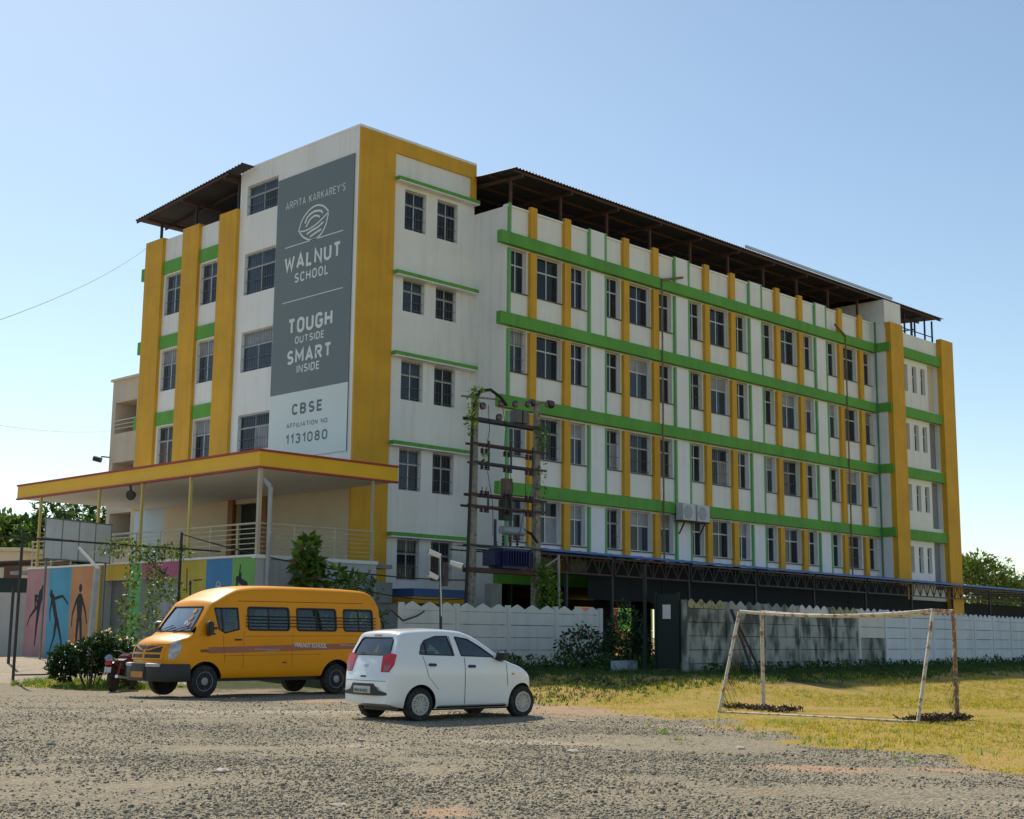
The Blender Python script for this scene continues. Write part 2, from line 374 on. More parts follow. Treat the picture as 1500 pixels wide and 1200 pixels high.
# --- tower block: faces Y=40 (front) and X=32.07 (side)
TX, TY = 32.07, 40.0
holes = []; wins = []
for k, (zb, zt_) in enumerate([(17.5, 19.15), (14.15, 15.48), (10.6, 12.2), (7.05, 8.7), (3.6, 5.2)]):
    for x0 in (34.47, 36.22): holes.append((x0, x0+1.14, zb, zt_)); wins.append((x0+.57, zb, 1.14, zt_-zb))
mb = MB(); facade(mb, 'x', TY, TX, 38.31, .3, 21.1, holes, .22)
mb.quad((38.31,TY,.3), (38.31,48,.3), (38.31,48,21.1), (38.31,TY,21.1)); mb.quad((TX,48,.3), (38.31,48,.3), (38.31,48,21.1), (TX,48,21.1))
mb.quad((TX,TY,20.9), (38.31,TY,20.9), (38.31,48,20.9), (TX,48,20.9)); mb.quad((34.2,40.5,4), (38.2,40.5,4), (38.2,40.5,20), (34.2,40.5,20))
part('wall', mb, WHITE, SCH)
for i, (x, z, w, h) in enumerate(wins): put_window(SCH, x, TY+.16, z, w, h, [0, 0, 1, 0, 1, 0, 1, 0, 0, 4][i])
# side wall of tower and left block on plane X = 32.07
holes = []; wins = []
for k, zb in enumerate([19.05, 15.56, 12.25, 8.9]):
    zt_ = [20.37, 17.37, 13.97, 10.45][k]; holes.append((45.28, 47.48, zb, zt_)); wins.append((46.38, zb, 2.2, zt_-zb))
for k, zb in enumerate([15.68, 12.2, 8.72]):
    for y0 in (49.45, 52.35): holes.append((y0, y0+1.38, zb, zb+1.88)); wins.append((y0+.69, zb, 1.38, 1.88))
mb = MB(); facade(mb, 'y', TX, TY, 48.0, 6.95, 21.1, [h for h in holes if h[1] < 48], .2)
facade(mb, 'y', TX+.003, 48.0, 55.3, 6.95, 19.3, [h for h in holes if h[0] > 48], .2)
mb.quad((TX,55.3,.4), (45,55.3,.4), (45,55.3,19.3), (TX,55.3,19.3)); mb.box(TX+.2, 45, 48.02, 55.28, 18.2, 18.3)
part('wall', mb, WHITE, SCH)
for i, (y, z, w, h) in enumerate(wins): put_window(SCH, TX+.15, y, z, w, h, [1, 1, 3, 2, 1, 1, 3, 3, 5, 4][i], rot=-math.pi/2)
# lower storey wall under the porch roof: cream and pale blue, with doorway
mb = MB(); facade(mb, 'y', TX+.002, TY, 52.8, .3, 6.95, [(45.3, 47.4, 4.0, 6.75)], .3); part('wall', mb, BEIGE, SCH)
mb = MB(); facade(mb, 'y', TX+.002, 52.8, 55.3, .3, 6.95, [], .3); part('wall', mb, PBLUE, SCH)
mb = MB(); mb.box(TX+.3, TX+.36, 45.3, 47.4, 4.0, 6.75); dr = part('door', mb, DKIN, SCH)
mb = MB(); mb.box(TX+.22, TX+.3, 45.3, 47.4, 5.9, 5.98); part('door_frame', mb, ALU, dr)
for y in (47.4, 45.05):
    mb = MB(); mb.box(TX-.14, TX+.05, y, y+.34, 4.0, 6.93); part('pilaster', mb, mat('brown_paint', (.30, .13, .04), .7), SCH)
# parapet copings, corner faces
mb = MB(); mb.box(TX-.03, 38.36, TY-.06, TY+.15, 21.1, 21.2).box(TX-.03, TX+.15, TY+.15, 48.0, 21.1, 21.2); part('coping', mb, WHITE2, SCH)
mb = MB(); mb.box(TX+.0, 33.87, TY-.09, TY-.001, .45, 20.5).box(TX+.0, 38.33, TY-.09, TY-.001, 20.5, 21.08).box(38.06, 38.33, TY-.09, TY-.001, 19.4, 20.5)
part('yellow_frame', mb, YEL, SCH)
for z in (19.35, 15.52, 12.28, 8.77, 5.26):
    mb = MB(); mb.box(33.87, 38.31, TY-.35, TY-.002, z, z+.14); part('ledge', mb, GRN, SCH)
    mb = MB(); mb.box(33.9, 38.3, TY-.34, TY-.004, z-.05, z-.002); part('ledge_soffit', mb, WHITE2, SCH)
for i, (y0, y1) in enumerate([(47.98, 49.3), (50.9, 52.2), (53.87, 55.32)]):
    mb = MB(); mb.box(TX-.16, TX+.15, y0, y1, 6.95, 19.47-.05*i); part('pilaster', mb, YEL, SCH)
for z in (17.63, 14.15, 10.65):
    for y0, y1 in ((49.32, 50.88), (52.22, 53.85), (55.33, 55.75)):
        mb = MB(); mb.box(TX-.07, TX+.05, y0, y1, z, z+.58); part('green_band', mb, GRN, SCH)
# banner
BAN = MB(); BAN.box(TX-.05, TX-.02, 40.22, 45.2, 8.35, 20.06)
ban = part('banner', BAN, mat('banner_vinyl_grey', (.15, .185, .185), .55, .05, .5), SCH)
mb = MB(); mb.box(TX-.054, TX-.05, 40.22, 45.2, 8.35, 10.98); part('banner_lower_field', mb, mat('banner_vinyl_pale', (.70, .76, .72), .55, .04, .5), ban)
BW = mat('banner_print_white', (.72, .75, .74), .6, .04, 1); BGY = mat('banner_print_grey', (.13, .16, .165), .6, .04, 1)
def arc(cx, cy, rx, ry, a0, a1, n=8): return [(cx+rx*math.cos(R(a0+(a1-a0)*k/n)), cy+ry*math.sin(R(a0+(a1-a0)*k/n))) for k in range(n+1)]
GLY = {  # width, strokes in a unit-high box
 'A': (.62, [[(0,0),(.31,1),(.62,0)], [(.12,.30),(.50,.30)]]), 'R': (.54, [[(0,0),(0,1),(.30,1)]+arc(.30,.76,.22,.24,90,-90)[1:]+[(0,.52)], [(.28,.50),(.54,0)]]),
 'P': (.52, [[(0,0),(0,1),(.30,1)]+arc(.30,.74,.22,.26,90,-90)[1:]+[(0,.48)]]), 'I': (.0, [[(0,0),(0,1)]]), 'T': (.54, [[(0,1),(.54,1)], [(.27,1),(.27,0)]]),
 'K': (.54, [[(0,0),(0,1)], [(.52,1),(.04,.45)], [(.2,.62),(.54,0)]]), 'E': (.46, [[(.46,1),(0,1),(0,0),(.46,0)], [(0,.52),(.40,.52)]]), 'Y': (.56, [[(0,1),(.28,.5),(.56,1)], [(.28,.5),(.28,0)]]),
 "'": (.0, [[(0,1),(0,.75)]]), 'S': (.50, [arc(.26,.75,.23,.25,30,180,7)+arc(.25,.75,.24,.25,180,270,4)[1:]+arc(.25,.26,.25,.24,90,-90,8)[1:]+arc(.25,.26,.25,.26,-90,-150,3)[1:]]),
 'W': (.84, [[(0,1),(.20,0),(.42,.8),(.64,0),(.84,1)]]), 'L': (.44, [[(0,1),(0,0),(.44,0)]]), 'N': (.56, [[(0,0),(0,1),(.56,0),(.56,1)]]), 'U': (.54, [[(0,1),(0,.27)]+arc(.27,.27,.27,.27,180,360)[1:]+[(.54,1)]]),
 'C': (.50, [arc(.27,.72,.26,.28,25,180,7)+arc(.27,.28,.26,.28,180,335,7)]), 'H': (.54, [[(0,0),(0,1)], [(.54,0),(.54,1)], [(0,.5),(.54,.5)]]), 'O': (.54, [arc(.27,.72,.27,.28,0,180,8)+arc(.27,.28,.27,.28,180,360,8)+[(.54,.72)]]),
 'G': (.54, [arc(.27,.72,.27,.28,25,180,7)+arc(.27,.28,.27,.28,180,360,8)+[(.54,.45),(.30,.45)]]), 'M': (.68, [[(0,0),(0,1),(.34,.35),(.68,1),(.68,0)]]), 'D': (.54, [[(0,0),(0,1),(.26,1)]+arc(.26,.72,.28,.28,90,0,5)[1:]+arc(.26,.28,.28,.28,0,-90,5)+[(0,0)]]),
 'B': (.52, [[(0,0),(0,1),(.28,1)]+arc(.28,.77,.21,.23,90,-90,7)[1:]+[(0,.54)], [(.28,.52)]+arc(.28,.26,.24,.26,90,-90,7)[1:]+[(0,0)]]), 'F': (.44, [[(.44,1),(0,1),(0,0)], [(0,.52),(.38,.52)]]),
 '0': (.48, [arc(.24,.72,.24,.28,0,180,8)+arc(.24,.28,.24,.28,180,360,8)+[(.48,.72)]]), '1': (.22, [[(0,.74),(.22,1),(.22,0)]]), '3': (.46, [arc(.22,.76,.22,.24,150,-90,9), arc(.22,.27,.24,.26,85,-150,9)]),
 '8': (.48, [arc(.24,.77,.20,.23,-90,270,12), arc(.24,.27,.24,.27,-90,270,12)]), ' ': (.22, [])}
def banner_text(s, y0, y1, z0, z1, mt, bold=0.0, sp_=1.0, wt=None):
    """painted capitals built from mitred strokes"""
    H_ = z1-z0; wt = (.17 if bold >= .02 else .10) if wt is None else wt; gap = (.17+wt*.9)*(1+(sp_-1)*.8); tot = sum(GLY[c][0] for c in s)+gap*(len(s)-1)+wt; hx = (abs(y0-y1)-0*H_)/tot; hz = H_-wt*H_
    q = MB(); x = wt/2; k_ = 0
    for c in s:
        for st in GLY[c][1]:
            k_ += 1; P = [(( x+a)*hx, wt*H_/2+b*hz) for a, b in st]; closed = math.hypot(P[0][0]-P[-1][0], P[0][1]-P[-1][1]) < 1e-4; n_ = len(P); L_, R_ = [], []; w = wt*H_/2
            for i, p in enumerate(P):
                a = P[i-1] if i else (P[-2] if closed else None); b = P[i+1] if i < n_-1 else (P[1] if closed else None); d1 = Vector((p[0]-a[0], p[1]-a[1])).normalized() if a else None; d2 = Vector((b[0]-p[0], b[1]-p[1])).normalized() if b else None
                d1 = d1 or d2; d2 = d2 or d1; n1 = Vector((-d1.y, d1.x)); n2 = Vector((-d2.y, d2.x)); m_ = (n1+n2); m_ = m_.normalized() if m_.length > .1 else n1; f_ = w/max(.45, m_.dot(n1))
                e = Vector((0, 0)) if (a and b) else (-d2*w*0 if b else d1*w*0); L_.append((p[0]+m_.x*f_+e.x, p[1]+m_.y*f_+e.y)); R_.append((p[0]-m_.x*f_+e.x, p[1]-m_.y*f_+e.y))
            xo = TX-.058-.0007*(k_ % 5); k0 = len(q.v)
            for (a, b), (c2, d) in zip(L_, R_): q.v += [(xo, y0-a, z0+b), (xo, y0-c2, z0+d), (TX-.0545, y0-a, z0+b), (TX-.0545, y0-c2, z0+d)]
            for i in range(n_-1):
                o_ = k0+4*i; q.f += [(o_, o_+4, o_+5, o_+1), (o_, o_+2, o_+6, o_+4), (o_+1, o_+5, o_+7, o_+3)]; q.mi += [0, 0, 0]
        x += GLY[c][0]+gap
    o = part('lettering', q, mt, ban); o['kind'] = 'stuff' if False else 'thing'; return o
banner_text("ARPITA KARKAREY'S", 44.6, 40.72, 18.66, 18.98, BW, .012, 1.25)
banner_text('WALNUT', 44.55, 40.88, 16.02, 16.66, BW, .02, 1.05, .20)
banner_text('SCHOOL', 43.84, 41.62, 15.46, 15.86, BW, .025, 1.2)
banner_text('TOUGH', 44.15, 41.28, 13.36, 14.0, BW, .02, 1.0, .205)
banner_text('OUTSIDE', 43.66, 41.76, 12.93, 13.23, BW, .02, 1.05)
banner_text('SMART', 44.15, 41.28, 12.12, 12.7, BW, .02, 1.0, .205)
banner_text('INSIDE', 43.48, 42.0, 11.72, 12.05, BW, .02, 1.05)
banner_text('CBSE', 43.70, 41.72, 10.05, 10.50, BGY, .03, 1.25, .21)
banner_text('AFFILIATION NO', 44.02, 41.40, 9.55, 9.74, BGY, .02, 1.2)
banner_text('1131080', 44.04, 41.37, 8.9, 9.30, BGY, .03, 1.15)
def ytube(pts, r=.04): 
    q = MB()
    for (a, b), (c, d) in zip(pts[:-1], pts[1:]): q.obox((TX-.057, a, b), (TX-.057, c, d), r, .004, upv=(1, 0, 0))
    return q
lg = MB()
for q in (ytube([(44.55, 17.05), (40.78, 17.05)], .04), ytube([(44.6, 14.74), (40.7, 14.74)], .035)): lg.v, lg.f, lg.mi = lg.v, lg.f, lg.mi; part('rule_line', q, BW, ban)
# nut emblem: oval outline with wavy ridges and a seam
cx_, cz_ = 42.7, 17.78
def catmull(p, n=7):
    p = [p[0]]+list(p)+[p[-1]]; out = []
    for a, b, c, d in zip(p[:-3], p[1:-2], p[2:-1], p[3:]):
        for i in range(n):
            t = i/n; out.append(tuple(.5*(2*b[k]+(c[k]-a[k])*t+(2*a[k]-5*b[k]+4*c[k]-d[k])*t*t+(3*b[k]-a[k]-3*c[k]+d[k])*t**3) for k in range(2)))
    return out+[p[-1]]
def emb(pts, r): part('emblem_line', ytube(catmull(pts), r), BW, ban)
tl = math.radians(12)
def E(a, b): return (cx_ - (a*math.cos(tl) - b*math.sin(tl)), cz_ + a*math.sin(tl) + b*math.cos(tl))
emb([E(-1.0, 0), E(-.7, .38), E(-.25, .6), E(.25, .62), E(.7, .4), E(1.0, .02)], .07)
emb([E(-.98, 0), E(-.55, -.14), E(0, -.17), E(.5, -.1), E(1.0, .02)], .06)
emb([E(-.95, -.03), E(-.72, -.36), E(-.3, -.66), E(.1, -.74), E(.45, -.66), E(.75, -.4), E(.98, 0)], .07)
emb([E(-.55, .18), E(-.3, .38), E(.1, .42), E(.5, .28), E(.62, .12)], .09)
emb([E(-.5, -.0), E(-.2, .2), E(.15, .22), E(.42, .05)], .08)
emb([E(-.5, -.32), E(-.15, -.30), E(.2, -.32), E(.6, -.26)], .08)
emb([E(-.32, -.52), E(.05, -.50), E(.42, -.50)], .08)

# --- long wing, stripes on plane Y=38, wall on Y=38.12
WY = 38.13
WX0, WX1 = 38.31, 67.37
wb = [15.42, 12.1, 8.68, 5.25]; wt = [17.25, 13.88, 10.45, 7.0]
holes = []; wins = []
for k in range(5):
    X0 = 38.41+6*k
    if k == 4: offs = [(.30, 1.0), (1.62, 1.45), (3.85, .85)]; 
    offs = [(.16, .98), (1.78, 1.5), (3.88, .95)] if k < 4 else [(.16, .95), (1.75, 1.45), (3.85, .95)]
    for (o_, w_) in offs:
        if X0+o_ > WX1-.3: continue
        for fl in range(4):
            holes.append((X0+o_, X0+o_+w_, wb[fl], wt[fl])); wins.append((X0+o_, w_, wb[fl], wt[fl]-wb[fl], fl))
mb = MB(); facade(mb, 'x', WY, WX0, WX1, 4.1, 18.95, holes, .25)
mb.quad((WX0,WY,.3), (WX0,54,.3), (WX0,54,18.95), (WX0,WY,18.95)); mb.quad((WX0,WY+.15,18.95), (WX1,WY+.15,18.95), (WX1,WY+.15,17.8), (WX0,WY+.15,17.8))
mb.box(WX0+.06, 74.5, 38.6, 51.9, 17.6, 17.75); mb.box(WX0+.06, 74.5, WY+.55, 51.9, 3.6, 4.05); mb.quad((WX0+.1,WY+.6,4), (WX1,WY+.6,4), (WX1,WY+.6,17.6), (WX0,WY+.6,17.6)); mb.quad((WX0,52,4), (74.6,52,4), (74.6,52,18.9), (WX0,52,18.9))
part('wall', mb, WHITE, SCH)
for i, (x0, w, z, h, fl) in enumerate(wins):
    put_window(SCH, x0+w/2, WY+.21, z, w, h, wkind(fl), grille=fl > 0 and random.random() < .4)
    mb = MB(); mb.box(x0-.03, x0+w+.06, WY-.05, WY+.26, z-.045, z-.003); part('window_sill', mb, mat('sill_dark_stone', (.10, .10, .10), .8, .2, 2), SCH)
for fl, z in enumerate((17.3, 13.92, 10.53, 7.06, 3.55)):
    mb = MB(); mb.box(37.82, WX1-.003, 37.88, WY-.002, z, z+.5); part('green_band', mb, GRN, SCH)
zseg = [(17.82, 19.08), (14.45, 17.2), (11.06, 13.82), (7.58, 10.43), (4.1, 6.95)]
# white fluted parapet pieces between the stripes, each stepping forward
def vseg(x0, x1, y0, mt, name, top=0, segs=zseg):
    for i, (a, b) in enumerate(segs):
        q = MB(); q.box(x0, x1, y0, WY-.001, a, b+(top if i == 0 else 0)); part(name, q, mt, SCH)
for k in range(5):
    X0 = 38.41+6*k
    vseg(X0, X0+.12, 38.02, GRNF, 'green_fin', .03)
    for a, b in ((1.22, 1.60), (3.32, 3.71)): vseg(X0+a, X0+b, 37.96, YEL, 'pilaster', .10)
    if k < 4:
        vseg(X0+4.95, X0+5.07, 38.02, GRNF, 'green_fin', .03); vseg(X0+5.07, X0+6.0, 38.04, WHITE2, 'pier', .02)
mb = MB(); mb.box(WX0, WX1, WY-.06, WY+.16, 18.95, 19.03); part('coping', mb, WHITE2, SCH)
# drainpipes
for px_ in (48.2, 66.0-1.9):
    q = MB(); q.path([(px_, 37.84, 17.7), (px_, 37.84, 4.4)], .04, 8); q.path([(px_+ (1.5 if px_ < 50 else -1.1), 37.8, 18.1 if px_ < 50 else 18.15), (px_, 37.84, 17.7)], .06, 8)
    part('drainpipe', q, mat('drainpipe_paint', (.22, .15, .05), .6, .3, 2), SCH, smooth=True)
q = MB(); q.path([(67.25, 37.84, 19.0), (67.25, 37.84, 4.4)], .05, 8); part('drainpipe', q, mat('drainpipe_green', (.07, .2, .1), .6), SCH, smooth=True)
# --- end block
mb = MB(); mb.quad((WX1,37.3,.4), (WX1,38.2,.4), (WX1,38.2,18.94), (WX1,37.3,18.94)); mb.box(WX1, 69.2, 37.3, 42, 18.95, 20.25)
part('wall', mb, WHITE2, SCH)
for z in (17.3, 13.92, 10.53, 7.06): q = MB(); q.box(WX1-.07, WX1-.002, 37.02, 37.88, z, z+.5); part('green_band', q, GRN, SCH)
holes = []; wins = []
for fl in range(4):
    for x0 in (69.3, 70.32, 71.3): holes.append((x0, x0+.5, wb[fl]-.05, wt[fl]-.35)); wins.append((x0+.25, wb[fl]-.05, .5, wt[fl]-.3-wb[fl]))
    holes.append((72.1, 73.25, wb[fl]-.9, wt[fl]))
mb = MB(); facade(mb, 'x', 37.32, WX1, 74.6, .4, 18.7, holes, .3)
mb.quad((74.6,37.32,.4), (74.6,52,.4), (74.6,52,18.7), (74.6,37.32,18.7)); mb.box(72.0, 73.4, 37.86, 39.0, 4, 18)
part('wall', mb, WHITE, SCH)
for fl in range(4): q = MB(); q.box(72.1, 73.25, 37.58, 37.86, wb[fl]-.9, wt[fl]); part('stair_screen', q, mat('grey_screen', (.22, .24, .26), .6, .1, 2) if fl else BEIGE, SCH)
for x, z, w, h in wins: put_window(SCH, x, 37.50, z, w, h, 0, grille=False)
for fl, z in enumerate((17.25, 13.85, 10.45, 7.0)): q = MB(); q.box(68.86, 73.3, 37.10, 37.318, z, z+.55); part('green_band', q, GRN, SCH)
for x0, x1, zt_ in ((67.46, 68.84, 18.95), (73.31, 74.75, 18.92)):
    q = MB(); q.box(x0, x1, 37.0, 37.316, .4, zt_); part('pilaster', q, YEL, SCH)
# ground floor of the wing: columns, deep openings, dark rooms
ops = [(38.9, 44.1, .5, 3.5), (45.0, 46.6, .75, 3.3), (47.6, 48.4, .75, 3.3), (49.6, 55, .5, 3.3), (56, 61, .5, 3.3), (62, 66.8, .5, 3.3), (68.9, 73.2, .5, 3.3)]
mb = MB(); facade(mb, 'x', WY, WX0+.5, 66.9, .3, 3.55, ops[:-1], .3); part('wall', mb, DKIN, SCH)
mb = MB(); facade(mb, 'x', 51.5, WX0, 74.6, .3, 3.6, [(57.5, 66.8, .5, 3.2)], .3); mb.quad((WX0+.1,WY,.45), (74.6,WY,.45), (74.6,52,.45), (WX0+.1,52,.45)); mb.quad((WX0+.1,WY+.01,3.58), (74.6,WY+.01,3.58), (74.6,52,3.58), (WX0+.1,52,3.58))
part('wall', mb, mat('hall_shade_dark', (.05, .05, .045), .9, .2, 1), SCH)  # hall walls coloured near black for the shade indoors
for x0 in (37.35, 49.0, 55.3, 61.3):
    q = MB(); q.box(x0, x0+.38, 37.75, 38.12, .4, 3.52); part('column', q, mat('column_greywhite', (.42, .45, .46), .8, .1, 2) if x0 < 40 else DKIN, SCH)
# panels glimpsed through the hall: painted wall beyond
PW = thing('painted_courtyard_wall', 'green, yellow and brown painted wall glimpsed through the dark ground floor hall', 'wall', (62, 58, .55))
cols_ = [(.02,.22,.14), (.32,.24,.14), (.45,.33,.05), (.3,.2,.1), (.16,.36,.04), (.4,.2,.03), (.3,.32,.3)]
for i in range(14):
    q = MB(); x0 = 60+i*.9; q.box(x0, x0+.88, 58, 58.12, .55, 2.0); part('panel', q, mat('court_paint_%s' % 'abcdefg'[i % 7], cols_[i % 7], .8, .1, 2), PW)
    q = MB(); q.box(x0, x0+.88, 58, 58.12, 2.02, 3.4); part('panel', q, mat('court_paint_green' if i % 3 else 'court_paint_red', (.12, .33, .05) if i % 3 else (.3, .10, .06), .8, .1, 2), PW)
# fixtures on the facade
q = MB()
for x0 in (49.05, 50.12):
    q = MB(); q.box(x0, x0+.92, 37.42, 37.80, 6.75, 7.5)
    ac = solid('air_conditioner', q, mat('ac_casing', (.55, .56, .55), .5, .05, 3), 'white air conditioner outdoor unit, %s of the pair bracketed on the lowest green band' % ('left one' if x0 < 50 else 'right one'), 'air conditioner', (x0, 37.4, 6.75), 'air conditioner units on the facade')
    q = MB(); c_ = (x0+.38, 37.40, 7.12); q.lathe(c_, [(.30, 0), (.30, .02)], 20, 'y'); part('fan_grille', q, mat('ac_grille', (.36, .37, .37), .5), ac)
q = MB(); q.obox((49.3, 37.5, 6.72), (49.3, 37.85, 6.15), .05, .05).box(49.0, 51.1, 37.45, 37.86, 6.69, 6.745).obox((50.8, 37.5, 6.7), (50.8, 37.85, 6.15), .05, .05)
part('bracket', q, RUST, SCH)
# little blue and yellow fascia at the foot of the tower
q = MB(); q.box(34.0, 37.0, 38.45, 39.9, 2.95, 3.25); fa = part('kiosk_roof', q, mat('blue_fascia', (.05, .13, .38), .5), SCH); q = MB(); q.box(33.9, 37.1, 38.4, 39.9, 2.70, 2.94); part('kiosk_fascia', q, YEL, fa)
q = MB(); q.box(31.2, 37.4, 39.3, 39.9, .4, 2.69).box(31.15, 33.6, 39.2, 39.9, 2.7, 3.45); part('plinth', q, mat('grey_render', (.36, .37, .36), .85, .12, 1, bump=.2, streak=.3), SCH)

# --- roof sheds
def corrug(mb, x0, x1, y0, y1, zf, pitch=.19, amp=.03, along='x'):
    """corrugated sheet; waves run along one axis. zf(x,y) gives height"""
    n = int((x1-x0 if along == 'x' else y1-y0)/pitch*4); k = len(mb.v)
    for i in range(n+1):
        t = i/n; w = amp*math.sin(i*math.pi/2)
        for e in (0, 1):
            x, y = (x0+(x1-x0)*t, (y0, y1)[e]) if along == 'x' else ((x0, x1)[e], y0+(y1-y0)*t)
            mb.v.append((x, y, zf(x, y)+w))
    for i in range(n): mb.f.append((k+2*i, k+2*i+2, k+2*i+3, k+2*i+1)); mb.mi.append(0)
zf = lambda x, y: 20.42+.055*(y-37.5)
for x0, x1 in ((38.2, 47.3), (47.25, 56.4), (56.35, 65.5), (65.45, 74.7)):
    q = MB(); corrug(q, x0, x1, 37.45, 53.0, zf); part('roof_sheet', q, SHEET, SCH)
for y in np.arange(37.6, 53, 1.4):
    q = MB(); q.box(38.25, 74.6, y, y+.06, zf(0, y)-.14, zf(0, y)-.045); part('purlin', q, RUST, SCH)
for i, x in enumerate(np.arange(38.75, 74.5, 3.05)):
    q = MB(); q.box(x-.05, x+.05, 38.25, 38.35, 17.7, zf(0, 38.3)-.3); part('shed_post', q, RUST, SCH)
    q = MB(); q.obox((x, 37.6, zf(0, 37.6)-.22), (x, 52.9, zf(0, 52.9)-.22), .08, .14); part('rafter', q, RUST, SCH)
    q = MB(); q.box(x-.05, x+.05, 51.5, 51.6, 17.7, zf(0, 51.5)-.3); part('shed_post', q, RUST, SCH)
q = MB(); q.box(54.3, 68.5, 37.37, 37.46, 20.46, 20.58); part('gutter', q, mat('pale_gutter_metal', (.5, .52, .52), .4, .1, 3, metal=.4), SCH)
q = MB(); q.box(63.2, 66.0, 41, 43.5, 17.7, 20.3); part('tank_room', q, mat('brown_render', (.14, .08, .07), .85, .2, 1), SCH)
for x in (71, 72.2, 73.4, 74.3):
    q = MB(); q.box(x-.04, x+.04, 38.0, 38.08, 18.6, 20.3); part('shed_post', q, DKMET, SCH)
q = MB(); q.box(72.0, 72.06, 38.0, 40, 19.4, 19.46).box(70.2, 74.4, 38.02, 38.06, 19.3, 19.35); part('rail', q, DKMET, SCH)
# left shed, rising towards the tower
zl = lambda x, y: 20.42+(55.2-y)*.083
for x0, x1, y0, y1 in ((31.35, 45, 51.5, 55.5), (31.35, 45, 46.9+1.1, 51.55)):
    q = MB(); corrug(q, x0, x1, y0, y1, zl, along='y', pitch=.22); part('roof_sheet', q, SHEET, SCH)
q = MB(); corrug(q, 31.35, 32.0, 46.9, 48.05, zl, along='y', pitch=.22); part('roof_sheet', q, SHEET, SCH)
for x in np.arange(31.45, 45, 1.5):
    q = MB(); q.obox((x, 48.05, zl(0, 48.05)-.09), (x, 55.45, zl(0, 55.45)-.09), .06, .09); part('purlin', q, RUST, SCH)
for y in (48.3, 51.6, 54.5):
    q = MB(); q.box(31.4, 45, y-.04, y+.04, zl(0, y)-.28, zl(0, y)-.14); part('rafter', q, RUST, SCH)
    for x in (32.2, 36.5, 41):
        q = MB(); q.box(x-.05, x+.05, y-.05, y+.05, 18.2, zl(0, y)-.28); part('shed_post', q, DKMET, SCH)

# ---------------------------------------------------------------- entrance terrace with murals and porch roof
PX, PY = 26.06, 37.23
TER = thing('entrance_terrace', 'raised entrance terrace with colourful mural wall, pipe railings and yellow edged porch roof', 'porch', (PX, PY, .4))
MUR = [(52.97,51.15,(.52,.27,.27)), (51.15,49.34,(.10,.36,.52)), (49.34,47.66,(.58,.27,.12)), (47.66,47.15,(.55,.36,.05)), (47.15,46.9,(.22,.17,.02)), (46.9,45.04,None), (45.04,44.23,(.14,.42,.16)), (44.23,43.95,None), (43.95,41.76,None), (41.76,41.58,(.52,.45,.06)), (41.58,40.06,(.52,.42,.06)), (40.06,38.52,(.07,.25,.50)), (38.52,PY,(.20,.46,.12))]
holes = [(45.04, 46.9, .4, 3.42), (41.76, 44.23, 1.3, 3.42)]
mb = MB(); facade(mb, 'y', PX, PY, 52.97, .3, 4.0, holes, .35); mb.quad((PX,52.97,.3), (32,52.97,.3), (32,52.97,4), (PX,52.97,4))
part('wall', mb, mat('terrace_render', (.5, .5, .46), .85, .1, 1, bump=.2, streak=.2), TER)
q = MB(); q.quad((PX+.36,41.7,1.2), (PX+.36,44.3,1.2), (PX+.36,44.3,3.5), (PX+.36,41.7,3.5)); part('shutter', q, mat('grey_shutter', (.34, .37, .37), .7, .2, 2, dirt=(.16, .19, .14)), TER)
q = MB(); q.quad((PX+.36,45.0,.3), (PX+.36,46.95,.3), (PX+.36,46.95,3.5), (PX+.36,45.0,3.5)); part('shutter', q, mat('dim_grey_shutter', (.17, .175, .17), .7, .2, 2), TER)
for i, (a, b, c) in enumerate(MUR):
    if c is None: continue
    q = MB(); q.box(PX-.012, PX-.001, b, a, .45, 3.98); part('mural_panel', q, mat('mural_paint_%s' % 'abcdefghijklm'[i], c, .8, .14, 1.1, bump=.15, streak=.12), TER)
for a, b, c in ((46.9, 45.04, (.55,.38,.04)), (44.23, 41.76, (.45,.13,.24))):
    q = MB(); q.box(PX-.012, PX-.001, b, a, 3.44, 3.98); part('mural_panel', q, mat('mural_over_%d' % int(a), c, .8, .14, 1.1), TER)
SIL = mat('mural_black_paint', (.030, .028, .035), .8, .2, 3)
def figure(pts, heads=()):
    q = MB(); lay = [0]
    def slab(poly):
        lay[0] += 1; d = .0006*lay[0]; q.prism(poly, lambda u, v: (PX-.0135-d, u, v), lambda u, v: (PX-.0125, u, v))
    for (y0, z0, y1, z1, w0, w1) in pts:
        d = math.hypot(y1-y0, z1-z0); ny, nz_ = -(z1-z0)/d, (y1-y0)/d; a0 = math.atan2(nz_, ny); poly = []
        for t in np.linspace(0, math.pi, 6): poly.append((y0+w0/2*math.cos(a0+t), z0+w0/2*math.sin(a0+t)))
        for t in np.linspace(math.pi, 2*math.pi, 6): poly.append((y1+w1/2*math.cos(a0+t), z1+w1/2*math.sin(a0+t)))
        slab(poly)
    for (y, z, r_) in heads: slab([(y+r_*.8*math.cos(t), z+r_*1.15*math.sin(t)) for t in np.linspace(0, 6.283, 13)[:-1]])
    part('mural_figure', q, SIL, TER)
